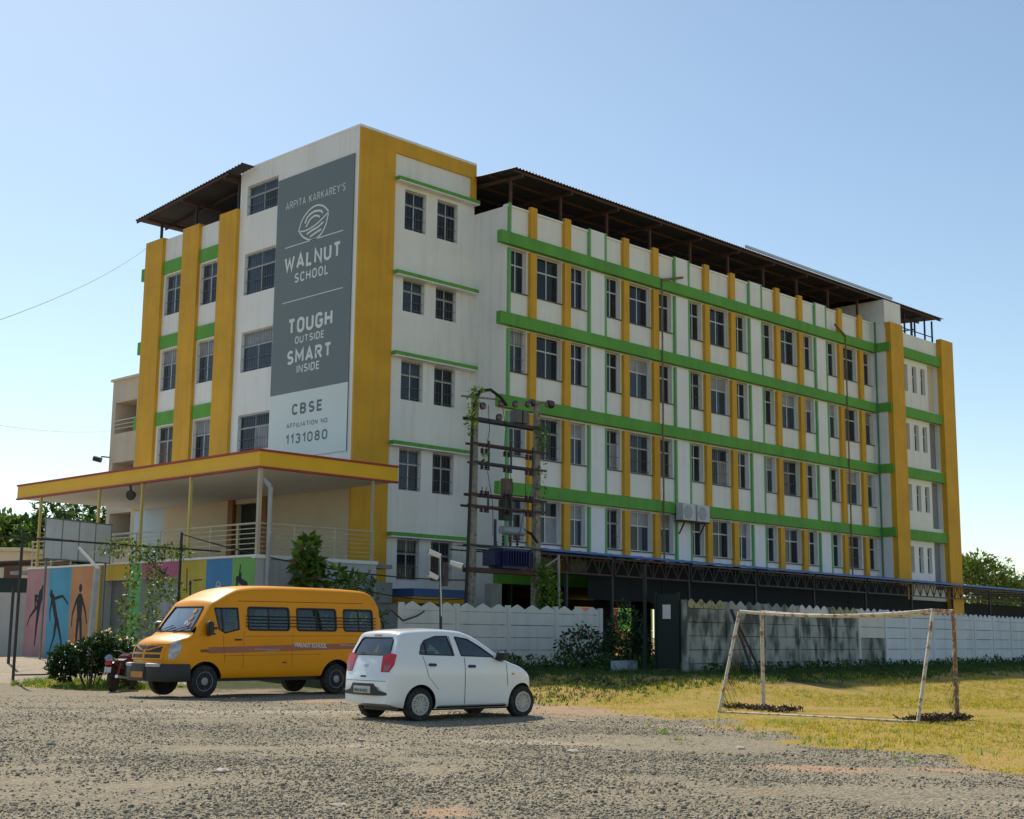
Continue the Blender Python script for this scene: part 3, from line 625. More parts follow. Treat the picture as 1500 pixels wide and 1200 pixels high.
# local axis: larger Y is further left in view
figure([(51.72,3.0,51.85,2.55,.42,.26), (51.85,2.5,51.95,1.75,.26,.16), (51.95,1.75,52.0,1.0,.16,.07), (51.65,2.85,52.2,2.95,.14,.10), (52.2,2.95,52.15,2.45,.1,.1), (52.0,2.5,52.55,2.1,.16,.09), (52.55,2.1,52.75,1.75,.08,.05), (51.85,2.5,52.15,2.9,.18,.1)], [(51.6,3.22,.13)])
figure([(50.75,2.85,50.35,2.0,.30,.24), (50.35,2.0,50.45,1.35,.22,.15), (50.45,1.35,50.75,.75,.13,.08), (50.3,2.0,49.95,1.35,.2,.14), (49.95,1.35,49.72,.85,.13,.08), (50.8,2.8,50.9,2.3,.13,.09), (50.9,2.3,50.85,1.95,.08,.06), (50.6,2.8,49.95,2.9,.13,.10), (49.95,2.9,49.5,2.6,.1,.06)], [(50.88,3.0,.14)])
figure([(48.6,2.75,48.55,2.1,.48,.32), (48.65,2.0,48.7,1.3,.20,.15), (48.7,1.3,48.75,.6,.14,.09), (48.45,2.0,48.35,1.3,.2,.15), (48.35,1.3,48.25,.6,.14,.09), (48.82,2.75,49.1,2.2,.13,.10), (49.1,2.2,49.12,1.75,.08,.06), (48.4,2.75,48.1,2.25,.13,.10), (48.1,2.25,47.98,1.85,.08,.06)], [(48.58,3.18,.14)])
figure([(43.1,3.75,42.7,3.55,.12,.14), (42.7,3.55,42.4,3.5,.1,.05), (42.7,3.6,42.5,3.8,.07,.04)], [(43.15,3.82,.07)])
figure([(41.0,3.1,40.9,2.1,.12,.1), (41.25,3.7,41.2,2.9,.06,.05), (40.8,3.3,40.3,3.32,.05,.04)], [(41.0,3.2,.1)])
figure([(38.2,3.3,37.7,3.1,.2,.2), (37.7,3.1,37.5,2.5,.16,.1), (38.2,3.3,38.3,2.5,.12,.1), (38.1,3.4,38.05,3.75,.08,.05)], [(38.05,3.4,.1)])
q = MB()
for t0 in np.linspace(0, 6.283, 17)[:-1]:
    t1 = t0+6.283/16; q.obox((PX-.015, 39.3+.14*math.cos(t0), 3.0+.24*math.sin(t0)), (PX-.015, 39.3+.14*math.cos(t1), 3.0+.24*math.sin(t1)), .035, .004, upv=(1,0,0))
q.box(PX-.017, PX-.013, 39.22, 39.38, 2.86, 3.1); part('mural_figure', q, mat('mural_white_paint', (.6,.6,.58), .8), TER)
# terrace slab, front wall
mb = MB(); mb.box(PX-.06, 31.18, PY-.06, PY+.16, 3.95, 4.07).box(PX-.06, PX+.16, PY+.16, 52.97, 4.0, 4.07); part('coping', mb, WHITE2, TER)
mb = MB(); mb.quad((PX,PY,.3), (31.15,PY,.3), (31.15,PY,3.95), (PX,PY,3.95)); mb.quad((31.15,PY,.3), (31.15,TY,.3), (31.15,TY,3.95), (31.15,PY,3.95)); part('wall', mb, mat('terrace_front_render', (.50, .52, .52), .85, .1, 1, bump=.2, streak=.25), TER)
mb = MB(); mb.box(PX+.2, 32.06, PY+.2, 55, 3.85, 3.99); part('floor_slab', mb, FLOORC, TER)
# porch roof
mb = MB(); mb.box(26.16, 32.02, 37.33, 54.3, 6.93, 7.43); pr = part('porch_roof', mb, mat('porch_soffit_cream', (.78, .74, .66), .85, .05, 1), TER)
mb = MB(); mb.box(26.06, 26.15, 37.23, 54.4, 6.97, 7.46).box(26.15, 32.05, 37.23, 37.32, 6.97, 7.46); part('fascia', mb, mat('fascia_yellow', (.88, .49, .010), .6, .06, 1), pr)
RED = mat('fascia_red_trim', (.38, .04, .035), .6, .1, 2)
for z in (6.90, 7.465):
    mb = MB(); mb.box(26.02, 26.16, 37.19, 54.43, z, z+.07).box(26.16, 32.08, 37.19, 37.33, z, z+.07); part('trim', mb, RED, pr)
PYL = mat('post_yellow_paint', (.60, .47, .14), .6, .12, 3)
for y in (41.35, 44.55, 47.67, 52.35):
    q = MB(); q.box(PX, PX+.09, y-.05, y+.05, 4.07, 6.9); part('post', q, PYL, TER)
q = MB(); q.box(PX+.04, PX+.16, PY+.02, PY+.14, 4.07, 6.9); part('post', q, mat('post_cream', (.5, .42, .3), .6), TER)
q = MB(); q.box(30.9, 30.98, PY+.02, PY+.1, 4.07, 6.9); part('post', q, mat('post_cream', (.5, .42, .3), .6), TER)
q = MB(); q.path([(26.45, PY-.12, .5), (26.45, PY-.12, 6.3), (26.3, PY+.1, 6.55)], .08, 10); part('drainpipe', q, mat('grey_pipe', (.42, .43, .42), .6, .15, 2), TER, smooth=True)
RAIL = mat('rail_cream_paint', (.55, .50, .33), .55, .12, 3)
rl = MB(); rl.tube((PX+.05, PY+.1, 5.1), (PX+.05, 52.9, 5.1), .03); rail = part('railing', rl, RAIL, TER)
for z in (4.27, 4.44, 4.61, 4.77, 4.93):
    q = MB(); q.tube((PX+.05, PY+.1, z), (PX+.05, 52.9, z), .017, n=6); part('rail_bar', q, RAIL, rail)
for y in np.arange(38.4, 53, 1.6): q = MB(); q.box(PX+.03, PX+.07, y-.02, y+.02, 4.07, 5.1); part('baluster', q, RAIL, rail)
rl = MB(); rl.tube((PX+.1, PY+.05, 5.1), (31.1, PY+.05, 5.1), .028); rail = part('railing', rl, RAIL, TER)
for z in (4.2, 4.35, 4.5, 4.65, 4.8, 4.95):
    q = MB(); q.tube((PX+.1, PY+.05, z), (31.1, PY+.05, z), .014, n=6); part('rail_bar', q, RAIL, rail)
for x in (27.6, 29.3, 31.0): q = MB(); q.box(x-.02, x+.02, PY+.03, PY+.07, 4.07, 5.1); part('baluster', q, RAIL, rail)
q = MB()
for i in range(9): q.box(PX+.1, PX+.9, 52.6, 52.66, 4.1+.17*i, 4.13+.17*i)
part('end_screen', q, mat('screen_yellow', (.55, .47, .15), .6), TER)
q = MB(); q.lathe((0,0,0), [(.10, -.14), (.17, -.02), (.19, .05), (.19, .09)], 12, 'x'); o = link(q.mesh('floodlight', DKMET, smooth=True), 'floodlight', None, (PX+.15, 45.5, 6.55), (0, R(15), R(200)))
tag(o, 'round black floodlight hanging under the front edge of the porch roof', 'floodlight'); q = MB(); q.box(-.03, .03, -.03, .03, .1, .42); b_ = link(q.mesh('bracket', DKMET), 'bracket', o)

# ---------------------------------------------------------------- vehicles
def pchip(xs, ys):
    xs = np.array(xs, float); ys = np.array(ys, float); h = np.diff(xs); d = np.diff(ys)/h; m_ = np.zeros(len(xs))
    for i in range(1, len(xs)-1):
        if d[i-1]*d[i] > 0:
            w1 = 2*h[i]+h[i-1]; w2 = h[i]+2*h[i-1]; m_[i] = (w1+w2)/(w1/d[i-1]+w2/d[i])
    m_[0] = d[0]; m_[-1] = d[-1]
    def f(x):
        x = np.clip(x, xs[0], xs[-1]); i = np.clip(np.searchsorted(xs, x)-1, 0, len(xs)-2); t = (x-xs[i])/h[i]
        return ((1+2*t)*(1-t)**2*ys[i] + t*(1-t)**2*h[i]*m_[i] + t*t*(3-2*t)*ys[i+1] + t*t*(t-1)*h[i]*m_[i+1])
    return f
class Body:
    def __init__(s, top, bot, wid, prof, rtop=.09, camb=.03, bowr=.12, bowf=.14):
        s.zt = pchip(*zip(*top)); s.zb = pchip(*zip(*bot)); s.W = pchip(*zip(*wid)); s.pf = pchip(*zip(*prof))
        s.u0, s.u1 = top[0][0], top[-1][0]; s.r, s.camb, s.bowr, s.bowf = rtop, camb, bowr, bowf
        s.tu = np.linspace(s.u0, s.u1, 900); s.tz_ = s.zt(s.tu)
    def hw(s, u, z):
        zt = s.zt(u); w = s.W(u)*s.pf(z); r = min(s.r, .45*(zt-s.zb(u)))
        if z > zt-r: q = min(1, (z-(zt-r))/r); w -= r*(1-math.sqrt(max(0, 1-q*q)))
        if z < s.zb(u)+.05: w -= .03*(1-(z-s.zb(u))/.05)
        return float(w)
    def bow(s, u, y):
        L_ = s.u1-s.u0; a = np.clip(1-(u-s.u0)/(.16*L_), 0, 1); b = np.clip(1-(s.u1-u)/(.30*L_), 0, 1); q = (y/s.W(.5*(s.u0+s.u1)))**2
        return float(s.bowr*a*a*q - s.bowf*b*b*q)
    def side(s, u, z, e=0): y = s.hw(u, z); return (u+s.bow(u, y), y+e, z)
    def rings(s, name, mts, n=110, mi=0):
        t = np.linspace(0, 1, n); us = s.u0+(s.u1-s.u0)*(.5-.5*np.cos(math.pi*t))*.5+ (s.u1-s.u0)*t*.5; v = []; f = []
        us = np.unique(np.concatenate([us, np.linspace(s.u0, s.u0+.35, 26), np.linspace(s.u1-.35, s.u1, 20)])) if n > 60 else np.unique(us)
        for u in us:
            zb, zt = float(s.zb(u)), float(s.zt(u)); r = min(s.r, .45*(zt-zb)); half = []
            hb = s.hw(u, zb); half += [(hb*k, zb) for k in (0, .5, .85)]
            zz = np.concatenate([np.linspace(zb, zb+.05, 3), np.linspace(zb+.05, zt-r, 15)[1:], zt-r+r*np.sin(np.linspace(0, math.pi/2, 7))[1:]])
            half += [(s.hw(u, float(z)), float(z)) for z in zz]
            ht = s.hw(u, zt); half += [(ht*k, zt+s.camb*(1-k*k)) for k in (.9, .7, .45, .2, 0)]
            full = half + [(-y, z) for y, z in half[-2:0:-1]]
            v += [(u+s.bow(u, y), y, z) for y, z in full]; m_ = len(full)
        nu = len(us)
        for i in range(nu-1):
            for j in range(m_): k = (j+1) % m_; f.append((i*m_+j, i*m_+k, (i+1)*m_+k, (i+1)*m_+j))
        f.append(tuple(range(m_))[::-1]); f.append(tuple((nu-1)*m_+j for j in range(m_)))
        me = bpy.data.meshes.new(name); me.from_pydata(v, [], f)
        for q in mts: me.materials.append(q)
        me.polygons.foreach_set('material_index', [mi]*len(me.polygons))
        bm = bmesh.new(); bm.from_mesh(me); bmesh.ops.recalc_face_normals(bm, faces=bm.faces); bm.to_mesh(me); bm.free()
        return me
    def mesh(s, name, mts, arches, thick=.30, inner=None, sides=(), ends=()):
        o = link(s.rings(name, mts), name); cut = []
        def diff(me_, mi=1):
            co = link(me_, 'cut'); me_.polygons.foreach_set('material_index', [mi]*len(me_.polygons)); cut.append(co)
            md = o.modifiers.new('b', 'BOOLEAN'); md.object = co; md.operation = 'DIFFERENCE'; md.solver = 'EXACT'
        if inner: diff(inner.rings('cut', mts, 50, 2), 2)
        for poly in sides:
            for sg in (1, -1): c = MB(); c.prism(poly, lambda a, b: (a, sg*.35, b), lambda a, b: (a, sg*1.3, b)); diff(c.mesh('cut', mts))
        for poly, xa, xb in ends: c = MB(); c.prism(poly, lambda a, b: (xa, a, b), lambda a, b: (xb, a, b)); diff(c.mesh('cut', mts))
        Wm = float(s.W((s.u0+s.u1)/2))
        for (ua, za, ra) in arches:
            for sg in (1, -1):
                c = MB(); c.tube((ua, sg*(Wm-thick), za), (ua, sg*(Wm+.3), za), ra, n=40); co = link(c.mesh('cut', mts), 'cut'); cut.append(co)
                md = o.modifiers.new('b', 'BOOLEAN'); md.object = co; md.operation = 'DIFFERENCE'; md.solver = 'EXACT'
        dg = bpy.context.evaluated_depsgraph_get(); dg.update(); nm = bpy.data.meshes.new_from_object(o.evaluated_get(dg)); nm.name = name
        for c in cut: bpy.data.objects.remove(c)
        bpy.data.objects.remove(o)
        for p in nm.polygons:
            c = p.center
            if inner and p.material_index >= 1 and c.z > .7: p.use_smooth = False; continue
            if p.material_index == 2: continue
            for (ua, za, ra) in arches:
                dd = math.hypot(c.x-ua, c.z-za)
                if dd < ra+.004 and abs(c.y) > Wm-thick-.01 and (dd > ra-.02 and abs(p.normal.y) < .3 or abs(abs(c.y)-(Wm-thick)) < .01): p.material_index = 1
            p.use_smooth = True
        try: nm.set_sharp_from_angle(angle=R(35))
        except Exception: pass
        return nm
    def patch(s, name, poly, mt, parent, fn, e=.005, cuts=3, label=None):
        """polygon in a 2-D parameter plane wrapped on the body, with a rim that goes into it"""
        bm = bmesh.new(); vs = [bm.verts.new((a, b, 0)) for a, b in poly]; bm.faces.new(vs)
        bmesh.ops.triangulate(bm, faces=bm.faces[:]); bmesh.ops.subdivide_edges(bm, edges=bm.edges[:], cuts=cuts, use_grid_fill=True)
        be = [q for q in bm.edges if q.is_boundary]; ret = bmesh.ops.extrude_edge_only(bm, edges=be)
        low = {q for q in ret['geom'] if isinstance(q, bmesh.types.BMVert)}
        for q in bm.verts: q.co = Vector(fn(q.co.x, q.co.y, -.012 if q in low else e))
        bmesh.ops.recalc_face_normals(bm, faces=bm.faces)
        me = bpy.data.meshes.new(name); bm.to_mesh(me); bm.free(); me.materials.append(mt)
        me.polygons.foreach_set('use_smooth', [True]*len(me.polygons))
        try: me.set_sharp_from_angle(angle=R(50))
        except Exception: pass
        o = link(me, name, parent)
        if label: o['label'] = label
        return o
    def sidefn(s, sg): return lambda a, b, e: (lambda p: (p[0], sg*(p[1]+e), p[2]))(s.side(a, b))
    def endfn(s, front):
        """(y, z) on the nose or the tail"""
        if front:
            k = int(np.argmax(s.tz_)); U = s.tu[k:][::-1]; Z = s.tz_[k:][::-1]
        else:
            k = int(np.argmax(s.tz_)); U = s.tu[:k+1]; Z = s.tz_[:k+1]
        Zm = np.maximum.accumulate(Z); end = s.u1 if front else s.u0; sg = 1 if front else -1
        def fn(y, z, e):
            hh = s.hw(float(np.interp(z-s.camb*.6, Zm, U)), z-.02) if z > Zm[0] else 1
            u = float(np.interp(z-s.camb*(1-min(1, (y/.8)**2)), Zm, U)) if z > Zm[0] else end
            return (u+s.bow(u, y)+sg*e, y, z+e*.5)
        return fn
TYRE = mat('tyre_rubber', (.022, .021, .020), .85, .3, 6, dirt=(.06, .052, .042))
BLKP = mat('black_plastic', (.022, .022, .024), .5, .2, 5)
CARGL = mat('car_glass', (.022, .036, .038), .04, .5, 1.6, spec=.5)
def seeglass(name, tint, gloss=.10):
    mt = bpy.data.materials.new(name); mt.use_nodes = True; N = mt.node_tree.nodes; L = mt.node_tree.links; N.remove(N['Principled BSDF'])
    tr = N.new('ShaderNodeBsdfTransparent'); tr.inputs[0].default_value = (*tint, 1); gl = N.new('ShaderNodeBsdfGlossy'); gl.inputs['Roughness'].default_value = .02
    lw = N.new('ShaderNodeFresnel'); lw.inputs[0].default_value = 1.5; ad = N.new('ShaderNodeMath'); ad.operation = 'MULTIPLY_ADD'; ad.inputs[1].default_value = 1.0; ad.inputs[2].default_value = gloss; ad.use_clamp = True
    mx = N.new('ShaderNodeMixShader'); L.new(lw.outputs[0], ad.inputs[0]); L.new(ad.outputs[0], mx.inputs[0]); L.new(tr.outputs[0], mx.inputs[1]); L.new(gl.outputs[0], mx.inputs[2]); L.new(mx.outputs[0], N['Material Output'].inputs[0]); return mt
CGL = seeglass('car_glass_clear', (.62, .76, .72), .12); VGL = seeglass('van_glass_tinted', (.34, .44, .42), .05); WGL = seeglass('windscreen_clear', (.66, .78, .74), .42)
LIN = mat('cabin_lining', (.34, .35, .34), .8, .1, 3)
SEATG = mat('seat_cloth_grey', (.10, .10, .105), .9); SEATV = mat('seat_cloth_teal', (.04, .07, .08), .9); DASH = mat('dashboard', (.05, .05, .052), .7)
def rim_tube(B_, name, poly, r_, mt, parent, fn, e=0):
    q = MB(); pts = [Vector(fn(a, b, e)) for a, b in poly]; n_ = len(pts); dense = []
    for i in range(n_):
        a, b = poly[i], poly[(i+1) % n_]
        for k in range(4): t = k/4; dense.append(Vector(fn(a[0]+(b[0]-a[0])*t, a[1]+(b[1]-a[1])*t, e)))
    q.path(dense+[dense[0]], r_, 6); return link(q.mesh(name, mt, smooth=True), name, parent)
SHGL = mat('windscreen_glass', (.30, .37, .35), .04, .35, 1.1, spec=1.0, coat=.5)
SEAM = mat('panel_gap', (.05, .05, .05), .8)
def wheel(parent, x, y, r, w, sg, rim, kind='cap'):
    q = MB(); q.lathe((0, 0, 0), [(r*.60, -w/2), (r*.93, -w/2), (r, -w*.36), (r, w*.36), (r*.93, w/2), (r*.60, w/2)], 32, 'y')
    o = link(q.mesh('wheel', TYRE, smooth=True), 'wheel', parent, (x, y, r))
    q = MB(); s_ = sg*w/2
    if kind == 'cap':
        q.lathe((0, s_*.78, 0), [(r*.60, -.01), (r*.60, .01)], 28, 'y')
        o2 = link(q.mesh('rim', mat('rim_shadow', (.05, .05, .05), .5), smooth=True), 'rim', o)
        q = MB()
        for i in range(9):
            a = 2*math.pi*i/9; b = a+.42
            q.obox((r*.14*math.cos(a), s_*.93, r*.14*math.sin(a)), (r*.57*math.cos(b), s_*.99, r*.57*math.sin(b)), .040, .02, upv=(0, 1, 0))
            b = a+.05; q.obox((r*.14*math.cos(a), s_*.93, r*.14*math.sin(a)), (r*.57*math.cos(b), s_*.99, r*.57*math.sin(b)), .024, .02, upv=(0, 1, 0))
        q.lathe((0, s_*.95, 0), [(r*.18, -.015), (r*.17, .015)] if sg > 0 else [(r*.17, -.015), (r*.18, .015)], 16, 'y')
        for i in range(28):
            a = 2*math.pi*i/28; b = 2*math.pi*(i+1)/28; q.obox((r*.585*math.cos(a), s_*.97, r*.585*math.sin(a)), (r*.585*math.cos(b), s_*.97, r*.585*math.sin(b)), .035, .03, upv=(0, 1, 0))
        link(q.mesh('hubcap', rim, smooth=True), 'hubcap', o)
    else:
        pr_ = [(r*.62, .0), (r*.60, .02), (r*.52, .01), (r*.50, -.05), (r*.30, -.06), (r*.24, .02), (r*.10, .03)]
        q.lathe((0, s_*.85, 0), [(a, b*sg) for a, b in pr_] if sg > 0 else [(a, b*sg) for a, b in pr_], 28, 'y')
        o2 = link(q.mesh('rim', rim, smooth=True), 'rim', o)
        q = MB()
        for i in range(8): a = 2*math.pi*i/8; q.lathe((r*.40*math.cos(a), s_*.85-.045*sg, r*.40*math.sin(a)), [(.022, -.01), (.022, .01)], 8, 'y')
        link(q.mesh('hub_holes', BLKP), 'hub_holes', o2)
    return o

# --- white hatchback
hd = math.atan2(18.39-18.63, 19.1-16.66); ux, uy = math.cos(hd), math.sin(hd)
CARL = (16.70-uy*.74-.03, 18.66+ux*.74, 0)
CAR = thing('hatchback_car', 'small white hatchback parked on the gravel, seen from its right rear', 'car', CARL, hd)
cb = Body([(-.72,.60),(-.715,.67),(-.67,.84),(-.625,.99),(-.575,1.12),(-.47,1.32),(-.40,1.45),(-.37,1.53),(-.25,1.575),(0,1.60),(.5,1.62),(.95,1.60),(1.25,1.52),(1.6,1.32),(1.97,1.09),(2.15,1.02),(2.4,.95),(2.62,.86),(2.77,.75),(2.85,.60)],
          [(-.72,.31),(-.4,.24),(0,.21),(2.3,.21),(2.6,.22),(2.85,.27)],
          [(-.72,.66),(-.66,.74),(-.5,.79),(-.1,.81),(1,.815),(2.2,.80),(2.5,.765),(2.7,.70),(2.85,.54)],
          [(.2,.955),(.45,.99),(.8,1.0),(1.0,.985),(1.12,.95),(1.3,.885),(1.5,.795),(1.65,.72)], rtop=.085, camb=.025)
CW = mat('white_car_paint', (.84, .85, .84), .28, .03, 1, coat=.8, spec=.5)
def inset(B_, u0, u1, zb, t=.05, n=14):
    us = np.linspace(u0, u1, n); f = lambda u: float(B_.zt(u))-t
    return Body([(u, max(f(u), zb+.1)) for u in us], [(u0, zb), (u1, zb)], [(u, float(B_.W(u))-t) for u in us], [(z, float(B_.pf(z))) for z in (.2, .6, 1.0, 1.2, 1.5, 1.8, 2.1, 2.4, 2.7)], rtop=B_.r*.8, camb=.01, bowr=B_.bowr*.6, bowf=0)
CW1 = [(-.01,1.18),(.05,1.33),(.14,1.42),(.40,1.495),(.67,1.498),(.75,1.155),(.15,1.17)]
CW2 = [(.93,1.15),(.85,1.49),(1.13,1.45),(1.42,1.295),(1.68,1.13)]
CRW = [(-.55,1.16),(.55,1.16),(.56,1.24),(.50,1.42),(.44,1.465),(-.44,1.465),(-.50,1.42),(-.56,1.24)]
CFW = [(-.60,1.15),(.60,1.15),(.52,1.46),(-.52,1.46)]
link(cb.mesh('body', [CW, BLKP, LIN], [(0, .30, .345), (2.40, .30, .345)], .27, inset(cb, -.53, 1.93, .68), (CW1, CW2), ((CRW, -.95, -.22), (CFW, 1.25, 2.05))), 'body', CAR)
q = MB(); q.box(.85, 1.05, -.60, -.12, .7, 1.22).box(.85, 1.05, .12, .60, .7, 1.22).box(.0, .15, -.6, .6, .7, 1.18); link(q.mesh('seat', SEATG, bevel=.04), 'seat', CAR)
for y in (-.36, .36, ): q = MB(); q.box(.86, .95, y-.12, y+.12, 1.24, 1.42); link(q.mesh('headrest', SEATG, bevel=.03), 'headrest', CAR); q = MB(); q.box(.0, .09, y-.11, y+.11, 1.19, 1.32); link(q.mesh('headrest', SEATG, bevel=.03), 'headrest', CAR)
q = MB(); q.box(1.50, 1.92, -.62, .62, .7, 1.07); link(q.mesh('dashboard', DASH, bevel=.03), 'dashboard', CAR)
q = MB(); q.lathe((1.42, -.36, 1.08), [(.17, -.01), (.185, 0), (.17, .01)], 20, 'x'); link(q.mesh('steering_wheel', BLKP), 'steering_wheel', CAR)
for sg in (-1, 1):
    S = cb.sidefn(sg)
    cb.patch('window', CW1, CGL, CAR, S, -.006, 3); cb.patch('window', CW2, CGL, CAR, S, -.006, 3)
    rim_tube(cb, 'window_seal', CW1, .012, BLKP, CAR, S); rim_tube(cb, 'window_seal', CW2, .012, BLKP, CAR, S)
    cb.patch('quarter_bar', [(.13,1.165),(.155,1.165),(.145,1.43),(.12,1.41)], BLKP, CAR, S, .004, 2)
    cb.patch('window_surround', [(.70,1.50),(.76,1.15),(.775,1.15),(.715,1.50)], BLKP, CAR, S, .003, 2); cb.patch('window_surround', [(.83,1.49),(.915,1.15),(.935,1.15),(.85,1.49)], BLKP, CAR, S, .003, 2)
    cb.patch('mirror_base', [(1.62,1.125),(1.72,1.11),(1.93,1.03),(1.80,1.05)], BLKP, CAR, S, .006, 2)
    for pl in ([(.992,.28),(1.004,.28),(.996,1.12),(.984,1.12)], [(.05,1.14),(.058,1.14),(.17,.78),(.162,.78)], [(.162,.78),(.17,.78),(.40,.55),(.392,.55)], [(2.02,.60),(2.03,.60),(1.99,1.03),(1.98,1.03)], [(.42,.262),(1.98,.262),(1.98,.270),(.42,.270)]):
        cb.patch('panel_gap', pl, SEAM, CAR, S, .004, 5)
    for u in (.25, 1.15):
        z = .985 if u < 1 else .955
        h = cb.patch('door_handle', [(u-.09,z),(u-.07,z+.032),(u+.07,z+.028),(u+.09,z),(u+.07,z-.022),(u-.07,z-.02)], BLKP, CAR, S, .018, 1)
    cb.patch('indicator', [(2.13,.80),(2.20,.80),(2.20,.83),(2.13,.83)], mat('indicator_amber', (.5,.3,.12), .3), CAR, S, .006, 1)
    cb.patch('sill_trim', [(.38,.215),(2.02,.215),(2.02,.255),(.38,.255)], BLKP, CAR, S, .003, 3)
    q = MB(); q.prism([(-.10,-.02),(-.06,.12),(.05,.13),(.09,.05),(.06,-.04)], lambda a, b: (1.80+a, sg*.79, 1.09+b), lambda a, b: (1.84+a*.85, sg*.965, 1.10+b*.9))
    link(q.mesh('mirror', BLKP, smooth=True, bevel=.012), 'mirror', CAR)
    T = cb.endfn(False)
    lp = [(.47,.86),(.66,.86),(.745,1.0),(.735,1.17),(.60,1.19),(.42,1.14)]
    cb.patch('tail_lamp', [(sg*a, b) for a, b in lp], mat('tail_lamp_red', (.60, .01, .02), .25, .2, 8), CAR, T, .012, 3)
    cb.patch('tail_lamp_lens', [(sg*a, b) for a, b in [(.53,.865),(.655,.885),(.69,.985),(.54,.97)]], mat('lamp_clear', (.36, .17, .18), .3, .6, 60), CAR, T, .016, 2)
T = cb.endfn(False)
cb.patch('rear_window', CRW, CGL, CAR, T, -.004, 5); rim_tube(cb, 'window_seal', CRW, .016, BLKP, CAR, T)
cb.patch('windscreen', CFW, CGL, CAR, cb.endfn(True), -.004, 4)
q = MB(); q.tube(T(0, 1.17, .03), T(.38, 1.21, .03), .008, n=6); link(q.mesh('rear_wiper', BLKP), 'rear_wiper', CAR)
cb.patch('brake_light', [(-.12,1.50),(.12,1.50),(.12,1.515),(-.12,1.515)], mat('tail_lamp_red', (.6,.01,.02), .25), CAR, T, .01, 1)
cb.patch('bumper_trim', [(-.66,.50),(-.42,.545),(-.33,.655),(.33,.655),(.42,.545),(.66,.50),(.66,.46),(.35,.455),(-.35,.455),(-.66,.46)], BLKP, CAR, T, .006, 4)
pl = cb.patch('number_plate', [(-.26,.48),(.26,.48),(.26,.60),(-.26,.60)], mat('plate_white', (.55,.56,.56), .5), CAR, T, .022, 1)
me = fit_text(textmesh('MH141423', 1, .0, .002), .42, .06); me.materials.clear(); me.materials.append(BLKP); link(me, 'lettering', pl, (-.752, 0, .503), (R(90), 0, -R(90)))
cb.patch('tailgate_gap', [(-.62,.70),(.62,.70),(.62,.706),(-.62,.706)], SEAM, CAR, T, .004, 5)
cb.patch('badge', [(-.07,.965),(-.035,.995),(.035,.995),(.07,.965),(.035,.94),(-.035,.94)], mat('chrome', (.5,.5,.48), .2, metal=.9), CAR, T, .012, 1)
cb.patch('tailgate_handle', [(-.08,.765),(.08,.765),(.08,.79),(-.08,.79)], BLKP, CAR, T, .01, 1)
RIMS = mat('hubcap_silver', (.40, .40, .40), .4, .15, 10, metal=.5)
for x in (0, 2.40):
    for sg in (-1, 1): wheel(CAR, x, sg*.70, .295, .18, sg, RIMS)
q = MB(); q.box(-.3, 2.5, -.55, .55, .17, .24); link(q.mesh('underbody', BLKP), 'underbody', CAR)

# --- orange school minibus (local x forward, visible side +y)
VAN = thing('school_minibus', 'orange school minibus with barred windows and black bumper parked before the terrace', 'minibus', (18.43, 29.16, .02), math.pi)
vb = Body([(-5.50,1.62),(-5.49,1.9),(-5.44,2.15),(-5.32,2.40),(-5.15,2.56),(-4.9,2.63),(-4,2.655),(-2.5,2.66),(-1.6,2.64),(-1.0,2.58),(-.65,2.46),(-.35,2.31),(-.17,2.22),(-.10,2.12),(.22,1.70),(.38,1.49),(.46,1.435),(.70,1.36),(.93,1.24),(1.02,1.10),(1.07,.92),(1.10,.70)],
          [(-5.5,.55),(-4.5,.50),(-3.4,.46),(-.6,.44),(.5,.42),(1.10,.42)],
          [(-5.5,.88),(-5.35,.95),(-5.0,.975),(-.6,.975),(.2,.965),(.6,.92),(.85,.84),(1.0,.74),(1.1,.60)],
          [(.4,.97),(.7,1.0),(1.5,1.0),(1.8,.975),(2.2,.915),(2.45,.86),(2.7,.80)], rtop=.15, camb=.04, bowr=.06, bowf=.22)
VO = mat('orange_van_paint', (.84, .32, .004), .42, .06, .8, coat=.10, spec=.22)
VD = mat('purple_brown_stripe', (.40, .135, .075), .5, .08, 2)  # purple-brown stripe paint along the sides
def rounded(x0, x1, z0, z1, r):
    pts = []
    for cx, cz, a0 in ((x1-r, z0+r, -90), (x1-r, z1-r, 0), (x0+r, z1-r, 90), (x0+r, z0+r, 180)):
        for a in (0, 30, 60, 90): t = R(a0+a); pts.append((cx+r*math.cos(t), cz+r*math.sin(t)))
    return pts
VW0 = [(-.20,2.09),(-.87,2.10),(-.90,1.60),(-.50,1.51),(-.32,1.60)]
VWS = [rounded(a+.03, b-.03, 1.59, 2.13, .06) for a, b in ((-2.42,-1.14), (-3.90,-2.61), (-5.14,-4.10))]
VFW = [(-.72,1.535),(.72,1.535),(.68,1.86),(.61,2.12),(-.61,2.12),(-.68,1.86)]
link(vb.mesh('body', [VO, BLKP, LIN], [(0, .37, .47), (-3.93, .37, .50)], .33, inset(vb, -5.33, .30, 1.0, .06, 20), [VW0]+VWS, ((VFW, -.45, .9), ([(-.5,1.6),(.5,1.6),(.45,2.1),(-.45,2.1)], -5.9, -5.2))), 'body', VAN)
for x in (-1.35, -2.15, -2.95, -3.75, -4.55, -5.1):
    for y0, y1 in ((-.85, .05), (.40, .85)): q = MB(); q.box(x-.09, x+.03, y0, y1, 1.0, 1.78); link(q.mesh('seat', SEATV, bevel=.04), 'seat', VAN)
for y in (.45, -.45): q = MB(); q.box(-.75, -.60, y-.22, y+.22, 1.0, 1.72).box(-.74, -.66, y-.12, y+.12, 1.74, 1.92); link(q.mesh('seat', SEATV, bevel=.03), 'seat', VAN)
q = MB(); q.box(-.12, .28, -.75, .75, 1.0, 1.44); link(q.mesh('dashboard', DASH, bevel=.03), 'dashboard', VAN)
